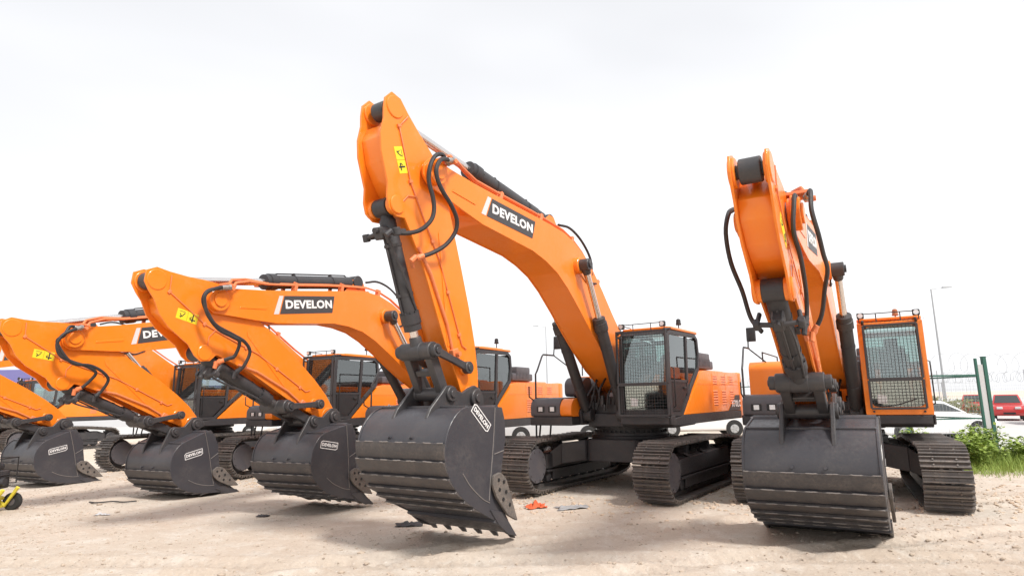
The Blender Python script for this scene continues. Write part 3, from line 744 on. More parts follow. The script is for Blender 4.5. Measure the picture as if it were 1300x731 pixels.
        for k, off in enumerate((-.088, .088)):
            lx, lz = -.18+off*math.cos(la), .5+off*math.sin(la)
            my = basis((lx, s*.2235, lz), (-s*math.cos(la), 0, -s*math.sin(la)), (-math.sin(la), 0, math.cos(la)))
            P('warning_label', 'yl', m_ylabel, ar, my @ Matrix.Translation((0, 0, .0)))
            P('warning_symbol', ('ys', k), lambda: m_ysym(k), ar, my)
    def b2(p, y=0): q = F+u*p[0]+w*p[1]; return V((q.x, y, q.z))
    def a2(p, y=0): q = T+e*p[0]+o*p[1]; return V((q.x, y, q.z))
    # cylinders
    for s in (-1, 1):
        cylinder('boom_cylinder', root, (1.12, s*.385 if s < 0 else .385, 1.46), b2((CX, CZ-.06), s*(.47 if ys > .9 else .40)), 2.05, .105, .055, U)
    cylinder('arm_cylinder', root, b2((3.72, 1.42)), a2((AX, AZ)), 2.28, .12, .062, U)
    # bucket linkage
    E = a2((LT, 0)); I = a2((IX, IZ))
    cg, sg = math.cos(g), math.sin(g)
    def k2(p, y=0): return V((E.x+p[0]*cg-p[1]*sg, y, E.z+p[0]*sg+p[1]*cg))
    Lp = k2((.51*bs, .08*bs)); R1, R2 = .68, .62
    d = (Lp-I).length; al = (R1*R1-R2*R2+d*d)/(2*d); hh = math.sqrt(max(0, R1*R1-al*al)); dd = (Lp-I).normalized(); pp = V((-dd.z, 0, dd.x))
    K = max((I+dd*al+pp*hh, I+dd*al-pp*hh), key=lambda v: (v-T).dot(o)*1.0+v.z*.2)
    cylinder('bucket_cylinder', root, a2((BX, BZ)), K, 1.62, .105, .06, U)
    def bet(name, p, q, y0, y1, r, w_, mat, wid):
        b = MB(); L = (q-p).length; b.prism(rounded([(0, -w_), (L*.5, -w_*.8), (L, -w_), (L, w_), (L*.5, w_*.8), (0, w_)], w_*.7, 3), y0, y1, .008)
        for xx in (0, L): b.cyl((xx, y0-.02, 0), (xx, y1+.02, 0), r, n=22, bev=.008); b.cyl((xx, y0-.035, 0), (xx, y1+.035, 0), r*.5, n=14, bev=.004)
        me = b.mesh(name, mat); dx = (q-p).normalized(); dz_ = V((-dx.z, 0, dx.x))
        return part(name, me, root, U @ Matrix(((dx.x, 0, dz_.x, p.x), (0, 1, 0, 0), (dx.z, 0, dz_.z, p.z), (0, 0, 0, 1))))
    for s in (-1, 1):
        bet('idler_link', I, K, *( (.275, .325) if s > 0 else (-.325, -.275)), .085, .055, LINKG, 0)
    b = MB(); L = (Lp-K).length
    for s in (-1, 1): b.prism(rounded([(-.05, -.075), (L, -.07), (L+.05, 0), (L, .07), (-.05, .075)], .03, 2), s*.13*bs, s*.24*bs, .008)
    b.cyl((0, -.27, 0), (0, .27, 0), .115, n=26, bev=.01); b.cyl((L, -.25, 0), (L, .25, 0), .09, n=22, bev=.01); b.box(L*.42, L*.55, -.13, .13, -.05, .05, .01)
    b.cyl((0, -.345, 0), (0, .345, 0), .06, n=18, bev=.006)
    dx = (Lp-K).normalized(); dz_ = V((-dx.z, 0, dx.x))
    part('bucket_link', b.mesh('bucket_link', LINKG), root, U @ Matrix(((dx.x, 0, dz_.x, K.x), (0, 1, 0, 0), (dx.z, 0, dz_.z, K.z), (0, 0, 0, 1))))
    MK = U @ Matrix(((cg, 0, -sg, E.x), (0, 1, 0, 0), (sg, 0, cg, E.z), (0, 0, 0, 1))) @ Matrix.Scale(bs, 4)
    bk = P('bucket', 'bucket', m_bucket, root, MK)
    P('bucket_ear', 'ear', m_ear, bk); P('stiffener_bar', 'stiff', m_btopbar, bk); [P('weld_seam', ('sw', s_, j_), lambda: m_sideweld(s_, j_), bk) for s_ in (-1, 1) for j_ in range(3)]
    for k in range(6): P('wear_strip', ('ws', k), lambda: m_strip(k), bk); P('weld_bead', ('wd', k), lambda: m_weld(k), bk)
    td = V((-.37, 0, -.2)).normalized()
    for i in range(6):
        y = -BHW+.075+i*(2*BHW-.15)/5
        P('tooth', 'tooth', m_tooth, bk, Matrix.Translation((-.1, y, -1.705)) @ Matrix.Rotation(math.radians(-28), 4, 'Y'))
    for s in (-1, 1):
        sc_ = P('side_cutter', ('cut', s), lambda: m_cutter(s), bk)
        for cx_, cz_ in CB: P('bolt', 'cb', m_cutbolt, sc_, Matrix.Translation((cx_, s*(BHW+.062), cz_)))
        D = V((.62, 0, .62)) if False else None
        ex, ez, ea = emb; mm = basis((ex, s*(BHW+.003), ez), (-s*math.cos(ea), 0, -s*math.sin(ea)), (s*-math.sin(ea)*s, 0, math.cos(ea))) @ Matrix.Scale(.72, 4)
        P('bucket_emblem', 'bem', m_bdecal, bk, mm)
        P('bucket_lettering', 'btx', lambda: text_mesh('DEVELON', .105, WHITE, .035, 1.05, .003), bk, mm @ Matrix.Translation((0, 0, .002)))
    # hard lines along boom and arm
    def line(name, fn, key, mat, par, M=None): return part(name, cached(key, lambda: fn().mesh(name, mat)), par, M)
    def bl(y, dz2):
        def f():
            b = MB(); b.tube([(5.9, y, .55+dz2), (5.3, y, .75+dz2), (4.5, y, 1.03+dz2), (4.0, y, 1.19+dz2), (3.5, y, 1.34+dz2), (3.15, y, 1.38+dz2), (2.75, y, 1.35+dz2), (2.3, y, 1.24+dz2), (1.4, y, .86+dz2), (.6, y, .58+dz2)], .02, 7)
            for x, z in ((5.3, .70), (4.2, 1.08), (3.15, 1.33), (2.0, 1.09)): b.box(x-.03, x+.03, y-.035, y+.035, z-.03, z+.09+dz2, .004)
            return b
        return f
    for y in (.23, .16, -.2): line('boom_pipe', bl(y, .03 if y != .16 else .05), ('bp', y), ORANGE2, bo)
    def al_():
        b = MB(); b.tube([(-.75, .236, .22), (-.62, .236, .42), (.1, .236, .40), (.5, .236, .30), (1.15, .236, .12), (2.35, .236, -.02), (2.42, .236, -.1)], .009, 6)
        for x, z in ((-.62, .42), (.1, .40), (.9, .19), (1.6, .07), (2.2, .0)): b.box(x-.02, x+.02, .222, .25, z-.03, z+.03, .003)
        b.tube([(.3, .236, .35), (.28, .236, .5), (.35, .236, .62)], .008, 6)
        return b
    line('grease_line', al_, 'gl', ORANGE2, ar)
    def al2():
        b = MB(); b.tube([(.95, .25, .50), (1.3, .25, .36), (2.0, .25, .22), (2.45, .24, .2)], .02, 7); b.box(2.35, 2.5, .222, .3, .14, .26, .01); b.cyl((2.42, .22, .2), (2.42, .36, .2), .035, n=12); return b
    line('arm_pipe', al2, 'al2', ORANGE2, ar)
    def brk():
        b = MB(); b.cyl((6.68, .43, .2), (6.68, .57, .2), .03, n=10); b.box(6.6, 6.76, .2, .5, .24, .28, .006); b.bar((6.68, .3, .0), (6.68, .34, .27), .05, .02)
        b.tube([(5.9, .23, .58), (6.3, .3, .48), (6.6, .45, .33), (6.66, .5, .24)], .022, 7); b.tube([(5.9, .16, .60), (6.35, .25, .5), (6.66, .4, .36), (6.72, .45, .26)], .022, 7); return b
    line('hose_bracket', brk, 'brk', ORANGE2, bo)
    H = {'A': ([(-.12, -.16, .45), (-.2, .0, .5), (-.17, .17, .52), (-.03, .31, .52), (.15, .36, .5), (.35, .34, .5), (.51, .36, .5), (.64, .43, .48), (.74, .58, .42), (.76, .74, .33), (.72, .9, .22)],
               [(-.12, -.16, .52), (-.12, .1, .56), (0, .26, .58), (.14, .28, .58), (.3, .22, .58), (.47, .08, .56), (.66, -.04, .52), (.82, -.03, .47), (.97, .13, .4), (1.05, .36, .33), (1.08, .58, .25)]),
         'B': ([(-.08, -.17, .45), (-.2, -.05, .5), (-.25, .1, .52), (-.23, .25, .54), (-.07, .38, .54), (.17, .4, .52), (.48, .29, .5), (.75, .22, .46), (.93, .31, .4), (1.0, .48, .33), (.99, .62, .26)],
               [(-.08, -.17, .52), (-.22, -.02, .56), (-.28, .14, .58), (-.23, .32, .58), (-.04, .41, .56), (.22, .39, .52), (.45, .32, .5), (.63, .33, .46), (.72, .45, .38), (.69, .6, .32), (.64, .7, .26)]),
         'C': ([(-.08, -.17, .36), (-.2, -.02, .34), (-.24, .2, .34), (-.1, .4, .34), (.2, .45, .33), (.5, .38, .33), (.8, .4, .34), (1.0, .5, .3), (1.02, .62, .26)],
               [(-.08, -.17, .5), (-.22, .0, .54), (-.22, .22, .56), (-.02, .36, .57), (.25, .34, .58), (.55, .26, .58), (.85, .25, .52), (1.1, .38, .45), (1.25, .5, .30)])}[hoses]
    hr = random.Random(seed); H = [[(x+hr.uniform(-.035, .035)*(0 < i_ < len(h_)-1), z+hr.uniform(-.035, .035)*(0 < i_ < len(h_)-1), y+hr.uniform(-.03, .03)) for i_, (x, z, y) in enumerate(h_)] for h_ in H] if seed else H
    for j, h in enumerate(H):
        def f():
            b = MB(); b.tube([(x, y, z) for x, z, y in h], .029, 9, 5)
            e_ = h[-1]; p_ = h[-2]; d_ = (V((e_[0], e_[2], e_[1]))-V((p_[0], p_[2], p_[1]))).normalized()
            return b
        part('arm_hose', cached(('ah', hoses, seed, j), lambda: f().mesh('arm_hose', HOSE)), root, MA)
        def ff():
            b = MB(); e_ = V((h[-1][0], h[-1][2], h[-1][1])); b.cyl(e_-V((.02, 0, 0)), e_+V((.03, -.02, .09)), .035, n=8); b.cyl(e_, e_+V((.0, -.08, .0)), .025, n=8); b.bar(e_+V((0, -.1, 0)), e_+V((.12, -.1, -.02)), .05, .03)
            q_ = V((h[-2][0], h[-2][2], h[-2][1])); t_ = (q_-e_).normalized(); b.cyl(e_, e_+t_*.11, .037, n=12, bev=.004); b.cyl(e_+t_*.02, e_+t_*.05, .045, n=6)
            return b
        def fs_():
            b = MB(); a_ = V((h[0][0], h[0][2], h[0][1])); c_ = V((h[1][0], h[1][2], h[1][1])); t_ = (c_-a_).normalized(); b.cyl(a_-t_*.05, a_+t_*.1, .036, n=12, bev=.004); b.cyl(a_-t_*.05, a_-t_*.01, .046, n=6); return b
        part('hose_ferrule', cached(('hs', hoses, seed, j), lambda: fs_().mesh('hose_ferrule', STEEL)), root, MA)
        part('hose_fitting', cached(('hf', hoses, seed, j), lambda: ff().mesh('hose_fitting', ORANGE2 if j else CHAR)), root, MA)
    # small hoses on the bucket cylinder head and on the far side
    def fh():
        b = MB(); b.tube([(-.08, -.45, -.15), (-.2, -.46, .1), (-.1, -.5, .3), (.25, -.52, .36), (.65, -.47, .38), (.95, -.42, .5), (1.02, -.28, .66)], .03, 8, 5); return b
    if farhose: part('arm_hose', cached('fh', lambda: fh().mesh('arm_hose', HOSE)), root, MA)
    def fh2():
        b = MB(); b.tube([(.72, -.27, .86), (.7, 0, .9), (.72, .27, .86)], .028, 10, 4); b.box(.62, .78, -.075, .075, .74, .93, .02); b.cyl((.66, 0, .86), (.66, 0, .97), .04, n=10)
        for y in (-.27, .27): b.cyl((.67, y, .86), (.77, y, .86), .05, n=12, bev=.01); b.cyl((.72, y, .86), (.72, y*.9, .7), .03, n=10)
        b.tube([(.72, .1, .88), (.9, .14, .86), (1.4, .13, .7), (1.9, .1, .56)], .016, 6, 4)
        return b
    part('cylinder_port_block', cached('fh2', lambda: fh2().mesh('cylinder_port_block', CHAR)), root, MA)
    def fh3():
        b = MB(); b.tube([(2.35, .30, .1+CZ), (2.45, .26, 1.42), (2.8, .22, 1.60), (3.2, .18, 1.62), (3.5, .12, 1.5)], .024, 7, 5); b.tube([(2.2, .33, 1.0), (2.5, .33, .85), (2.75, .36, .9)], .018, 7, 5); return b
    part('boom_hose', cached('fh3', lambda: fh3().mesh('boom_hose', HOSE)), root, MBm)
    return root

exec_list = [
 dict(X=2.425, Y=13.58, yaw=.601, dz=.05, q=(.40, -1.852, -.048), hoses='A', emb=(.46, -.23, .77), label='tallest excavator in the middle, arm raised steeply and big grey bucket standing on its teeth'),
 dict(X=6.227, Y=12.426, yaw=.469, swing=.061, dz=.03, q=(.224, -2.436, -.26), hoses='C', cab='orange', tank='big', ys=.8, farhose=True, seed=2, label='rightmost excavator facing the camera, with orange cab frame and wide bucket front on'),
 dict(X=-1.466, Y=15.767, yaw=.485, dz=-.06, q=(.199, -2.506, -.28), hoses='B', emb=(.665, -.32, .45), ys=.72, bs=.94, seed=3, label='excavator just left of the tallest one, its bucket beside that bigger bucket'),
 dict(X=-5.117, Y=17.874, yaw=.465, dz=0, q=(.141, -2.576, -.43), hoses='B', ys=.76, bs=.96, seed=4, label='excavator whose arm tip just touches the left edge of the picture'),
 dict(X=-9.672, Y=20.243, yaw=.46, dz=0, q=(.121, -2.625, -.43), hoses='B', ys=.78, bs=.97, seed=5, label='excavator with its arm tip cut off, bucket beside the small yellow machine'),
 dict(X=-25.1, Y=31.3, yaw=.46, dz=0, q=(.0, -2.4, -.33), hoses='B', dec=False, label='distant excavator at far left, only its orange engine hood and cab showing'),
 dict(X=-21.3, Y=29.3, yaw=.46, dz=0, q=(-.1, 2.95, -.3), hoses='B', dec=False, label='distant excavator with lowered boom, partly hidden behind the second arm from the left'),
]
for k in exec_list: excavator(**k)

SHEET2 = dirty('grey_plastic', (.3, .3, .31), (.3, .26, .22), .5, amount=.6, scale=14)
# ------------------------------------------------------------------ ground
MD = [(2.4, 13.0, .05), (6.2, 12.0, .03), (-1.53, 15.0, -.06), (-5.1, 17.2, -.02), (-9.7, 19.8, 0)]
TRK = []
def ground_z(x, y):
    w = 0; s = 0
    for mx, my, d in MD:
        k = math.exp(-((x-mx)**2+(y-my)**2)/14.0); w += k; s += k*d
    z = s/(w+.15)
    return z
def rough_z(x, y):
    near = max(0.0, min(1.0, 1.2-(abs(x)/26)))*max(0.0, min(1.0, (45-y)/20))
    n = noise.noise(V((x*.35, y*.35, 0)))*.035+noise.noise(V((x*1.7, y*1.7, 3)))*.014+abs(noise.noise(V((x*5.0, y*5.0, 7))))*.016+noise.noise(V((x*13, y*13, 9)))*.006
    # wheel ruts sweeping across the yard in front of the buckets
    r = 0
    for off, a in ((0, .28), (1.9, .28), (.6, -.12)):
        d = (y-(6.9+off+a*(x-1)+.25*math.sin(x*.3)))
        r -= .045*math.exp(-(d/.17)**4)*(.75+.45*math.sin((x+.3*d)*2*PI/.17)); r += .034*math.exp(-((abs(d)-.3)/.1)**2)*(.6+.8*abs(noise.noise(V((x*4, off, 1)))))
    return (n+r)*near
def axis_vals(lo, hi, step, far, grow):
    v = []; x = lo
    while x <= hi: v.append(x); x += step
    s = step; x = v[-1]
    while x < far: s *= grow; x += s; v.append(x)
    return v
xs = axis_vals(0, 13, .05, 1500, 1.16); xs = [-x for x in xs[:0:-1]]+xs
ys = axis_vals(3, 17, .05, 2500, 1.10); ys = [3-(y-3) for y in axis_vals(3, 3.2, .3, 600, 1.35)[:0:-1]]+ys
nx, ny = len(xs), len(ys)
co = []
for y in ys:
    for x in xs: co.append((x, y, (ground_z(x, y)+rough_z(x, y)) if (abs(x) < 32 and -2 < y < 46) else 0.0))
fa = [(j*nx+i, j*nx+i+1, (j+1)*nx+i+1, (j+1)*nx+i) for j in range(ny-1) for i in range(nx-1)]
me = bpy.data.meshes.new('ground'); me.from_pydata(co, [], fa); me.shade_smooth()
def sand():
    m, nt, b = nodes('yard_sand'); tc = N(nt, 'ShaderNodeTexCoord'); L = nt.links.new
    def ns(sc, det=8, ro=.6, dist=0): n = N(nt, 'ShaderNodeTexNoise', Scale=sc, Detail=float(det), Roughness=ro, Distortion=dist); L(tc.outputs['Object'], n.inputs['Vector']); return n.outputs['Fac']
    big = ramp(nt, ns(.22, 6, .6, .5), .36, .66).outputs[0]; mid = ramp(nt, ns(1.3, 8, .65), .40, .68).outputs[0]; fine = ramp(nt, ns(24, 6, .75), .3, .75).outputs[0]; speck = ramp(nt, ns(9, 9, .82), .58, .68).outputs[0]
    c = mixc(nt, big, (.62, .52, .425), (.68, .605, .525))
    c = mixc(nt, ramp(nt, ns(.8, 9, .72, .8), .48, .70).outputs[0], c, (.57, .47, .38))
    c = mixc(nt, ramp(nt, ns(2.1, 9, .75), .50, .72).outputs[0], c, (.76, .71, .64))
    f = N(nt, 'ShaderNodeMath', operation='MULTIPLY'); L(fine, f.inputs[0]); f.inputs[1].default_value = .24
    c = mixc(nt, f.outputs[0], c, (.33, .26, .21))
    c = mixc(nt, ramp(nt, ns(14, 9, .85), .56, .66).outputs[0], c, mixc(nt, .42, c, (.26, .21, .175)))
    c = mixc(nt, ramp(nt, ns(17, 8, .8), .57, .70).outputs[0], c, (.80, .76, .72))
    vo = N(nt, 'ShaderNodeTexVoronoi', Scale=38.0); L(tc.outputs['Object'], vo.inputs['Vector'])
    vr = ramp(nt, vo.outputs['Distance'], .12, .3, (.5, .5, .5, 1), (0, 0, 0, 1)); c = mixc(nt, vr.outputs[0], c, mixc(nt, .5, vo.outputs['Color'], (.5, .42, .35)) if False else (.47, .40, .335))
    L(c, b.inputs['Base Color']); b.inputs['Roughness'].default_value = .95; b.inputs['Specular IOR Level'].default_value = .15
    bp = N(nt, 'ShaderNodeBump', Strength=.85, Distance=.04); h = N(nt, 'ShaderNodeMath', operation='ADD'); L(ns(22, 7, .8), h.inputs[0]); L(ns(7, 8, .7), h.inputs[1]); L(h.outputs[0], bp.inputs['Height']); L(bp.outputs[0], b.inputs['Normal'])
    return m
SAND = sand(); me.materials.append(SAND)
g = part('ground', me); tag(g, 'pale beige compacted sand and gravel yard', 'ground', kind='structure')

def in_track(x, y): return False
# loose stones: nobody could count them
R = random.Random(11)
_t = bmesh.new(); bmesh.ops.create_icosphere(_t, subdivisions=1, radius=1); ICO_V = [v.co.copy() for v in _t.verts]; ICO_F = [[v.index for v in f.verts] for f in _t.faces]; _t.free()
class PY:
    def __init__(s): s.v = []; s.f = []
    def mesh(s, name, mat, flat=True):
        me = bpy.data.meshes.new(name); me.from_pydata(s.v, [], s.f); me.materials.append(mat); return me
b = PY()
def stone(b, x, y, r):
    z = ground_z(x, y)+rough_z(x, y); n0 = len(b.v)
    sx, sy, sz = r*R.uniform(.8, 1.4), r*R.uniform(.7, 1.2), r*R.uniform(.4, .8); a = R.uniform(0, 6.28); ca, sa = math.cos(a), math.sin(a)
    for v in ICO_V:
        q = v*(1+R.uniform(-.22, .22)); px, py = q.x*sx, q.y*sy; b.v.append((x+px*ca-py*sa, y+px*sa+py*ca, z+q.z*sz+sz*.15))
    b.f += [[n0+i for i in f] for f in ICO_F]
cl = [(R.uniform(-12, 10), R.uniform(6, 17)) for _ in range(46)]
for i in range(9500):
    if i % 2: cx_, cy_ = cl[R.randrange(46)]; x = R.gauss(cx_, .6); y = R.gauss(cy_, .5)
    else: y = 4.5+13*R.random()**1.3; x = R.uniform(-.95, .95)*y
    stone(b, x, y, min(.05, .006+.0065*R.expovariate(1.0)))
STONE = dirty('stone', (.44, .36, .285), (.26, .215, .18), .9, amount=1, scale=2, thr=.5)
tag(part('gravel', b.mesh('gravel', STONE, flat=True)), 'scattered small stones and crumbs of dirt on the sand', 'gravel', kind='stuff')
# clods at the foot of the machines
b = PY()
for i in range(2200):
    mx, my, _ = MD[R.randrange(5)]; a = R.uniform(0, 6.28); rr = R.uniform(1.5, 3.6); stone(b, mx+rr*math.cos(a), my+rr*math.sin(a)*.9, R.uniform(.012, .045))
CLOD = dirty('clod', (.52, .41, .31), (.4, .3, .22), .95, amount=1, scale=3)
tag(part('dirt_clods', b.mesh('dirt_clods', CLOD, flat=True)), 'crumbled clods of sand around the tracks', 'dirt', kind='stuff')

# pale paved lot behind the fence at the right
b = MB(); b.poly([(13.6, 19.5, .03), (120, 19.5+8, .03), (160, 160, .03), (-60, 160, .03), (-60, 47, .03), (13.0, 34, .03)], [(13.6, 19.5, .055), (120, 27.5, .055), (160, 160, .055), (-60, 160, .055), (-60, 47, .055), (13.0, 34, .055)])
tag(part('parking_lot', b.mesh('parking_lot', CONC, flat=True)), 'pale paved lot beyond the green fence', 'parking lot', kind='structure')

# ------------------------------------------------------------------ fence
def wire_mat(): return GALV
b_root = bpy.data.objects.new('wire_fence', None); C.objects.link(b_root); tag(b_root, 'tall green post fence with thin wire mesh running back behind the excavators', 'fence')
A0, A1 = V((13.0, 17.6, 0)), V((11.2, 33.5, 0))
A2 = V((-30, 46, 0))
def fence_run(root, P0, P1, n, H, double=False):
    d = (P1-P0); u = d.normalized(); s = V((-u.y, u.x, 0))
    for i in range(n+1):
        p = P0+d*i/n
        m = MB(); m.box(p.x-.05, p.x+.05, p.y-.05, p.y+.05, -.1, H, .006); m.box(p.x-.055, p.x+.055, p.y-.055, p.y+.055, H, H+.02, .004)
        part('post', m.mesh('post', GREEN), root)
    for z in (1.08, 2.24):
        m = MB(); m.bar(P0+V((0, 0, z)), P1+V((0, 0, z)), .035, .045, 0); part('rail', m.mesh('rail', GREEN), root)
    m = MB(); L = d.length; k = int(L/.12)
    for i in range(k): p = P0+d*(i+.5)/k+s*.03; m.tube([p+V((0, 0, .05)), p+V((0, 0, H-.1))], .0018, 3)
    for j in range(int(H/.2)): z = .1+j*.2; m.tube([P0+s*.03+V((0, 0, z)), P1+s*.03+V((0, 0, z))], .0018, 3)
    part('wire_mesh', m.mesh('wire_mesh', GALV, flat=True), root)
fence_run(b_root, A0, A1, 5, 2.75)
m = MB(); p = A0+V((-.24, -.02, 0)); m.box(p.x-.03, p.x+.03, p.y-.03, p.y+.03, 0, 2.72, .004); part('gate_stile', m.mesh('gate_stile', GREEN), b_root)
m = MB(); m.box(p.x+.035, A0.x-.055, p.y-.008, p.y+.008, .2, 2.55, .002); part('gate_infill_strip', m.mesh('gate_infill_strip', SHEET), b_root)
m = MB(); m.bar(p+V((0, 0, 2.26)), p+V((-6.3, -.6, 2.26)), .035, .045, 0); m.bar(p+V((0, 0, 1.1)), p+V((-6.3, -.6, 1.1)), .03, .035, 0); part('gate_rail', m.mesh('gate_rail', GREEN), b_root)
m = MB(); q = p+V((-6.3, -.6, 0)); m.box(q.x-.04, q.x+.04, q.y-.04, q.y+.04, 0, 2.5, .004); part('gate_stile', m.mesh('gate_stile', GREEN), b_root)
m = MB()
for i in range(58): w = p+(q-p)*(i+.5)/58; m.tube([w+V((0, 0, .1)), w+V((0, 0, 2.3))], .002, 3)
for j in range(12): z = .15+j*.19; m.tube([p+V((0, 0, z)), q+V((0, 0, z))], .002, 3)
part('gate_mesh', m.mesh('gate_mesh', GALV, flat=True), b_root)
def coil(m, P0, P1, r, z, pitch, w=.006):
    d = P1-P0; L = d.length; u = d.normalized(); s = V((-u.y, u.x, 0)); n = int(L/pitch*14); pts = []
    for i in range(n):
        a = 2*PI*i/14; q = P0+u*(L*i/n+.12*math.sin(a*.37)); pts.append(q+s*r*math.cos(a)*1.0+V((0, 0, z+r*math.sin(a)+.05*math.sin(a*.21))))
    m.tube(pts, w, 3)
    for i in range(0, n, 2):
        q = pts[i]; m.bar(q-V((.03, 0, .015)), q+V((.03, 0, .015)), .008, .008, 0)
rw = bpy.data.objects.new('boundary_fence', None); C.objects.link(rw); tag(rw, 'far boundary fence topped with coiled razor wire behind the red cars', 'fence')
B0, B1 = V((13.5, 50, 0)), V((62, 48, 0))
for i in range(16):
    p = B0+(B1-B0)*i/15; m = MB(); m.box(p.x-.04, p.x+.04, p.y-.04, p.y+.04, 0, 2.5, .004); m.bar(p+V((0, 0, 2.48)), p+V((.25, 0, 2.9)), .05, .05); part('post', m.mesh('post', GALV), rw)
m = MB(); coil(m, B0, B1, .36, 2.85, .34, .011); part('razor_wire', m.mesh('razor_wire', GALV), rw)
m = MB()
for i in range(300): w = B0+(B1-B0)*i/300; m.tube([w, w+V((0, 0, 2.4))], .005, 3)
for j in range(10): z = .2+j*.25; m.tube([B0+V((0, 0, z)), B1+V((0, 0, z))], .005, 3)
part('wire_mesh', m.mesh('wire_mesh', GALV, flat=True), rw)
rw2 = bpy.data.objects.new('wire_fence', None); C.objects.link(rw2); tag(rw2, 'thin wire fence with razor coil right of the green gate post', 'fence')
D0_, D1_ = V((17.9, 27.0, 0)), V((33, 27.5, 0))
for i in range(5):
    p = D0_+(D1_-D0_)*i/4; m = MB(); m.cyl(p, p+V((0, 0, 2.7)), .02, n=8); part('post', m.mesh('post', GALV), rw2)
m = MB(); coil(m, D0_, D1_, .40, 3.0, .75, .006); part('razor_wire', m.mesh('razor_wire', GALV), rw2)

# ------------------------------------------------------------------ street lamps
def lamp(x, y, H, arm, label):
    r = bpy.data.objects.new('street_lamp', None); C.objects.link(r); r.location = (x, y, 0); tag(r, label, 'street lamp', 'tall street lamps')
    m = MB(); m.cyl((0, 0, 0), (0, 0, H), .1, .055, n=14); m.cyl((0, 0, 0), (0, 0, .5), .16, n=14, bev=.02); part('pole', m.mesh('pole', GALV), r)
    m = MB(); m.tube([(0, 0, H), (arm*.5, 0, H+.06), (arm, 0, H+.1)], .035, 8); part('arm', m.mesh('arm', GALV), r)
    m = MB(); m.prism([(arm-.05*math.copysign(1, arm), H+.06), (arm+.75*math.copysign(1, arm), H+.12), (arm+.75*math.copysign(1, arm), H+.18), (arm, H+.2)], -.14, .14, .01); part('lamp_head', m.mesh('lamp_head', GALV), r)
lamp(35.6, 53, 10.4, 1.0, 'tall grey street lamp standing right of the orange framed cab')
lamp(4.4, 84, 11.3, -1.0, 'distant street lamp behind the two middle machines')

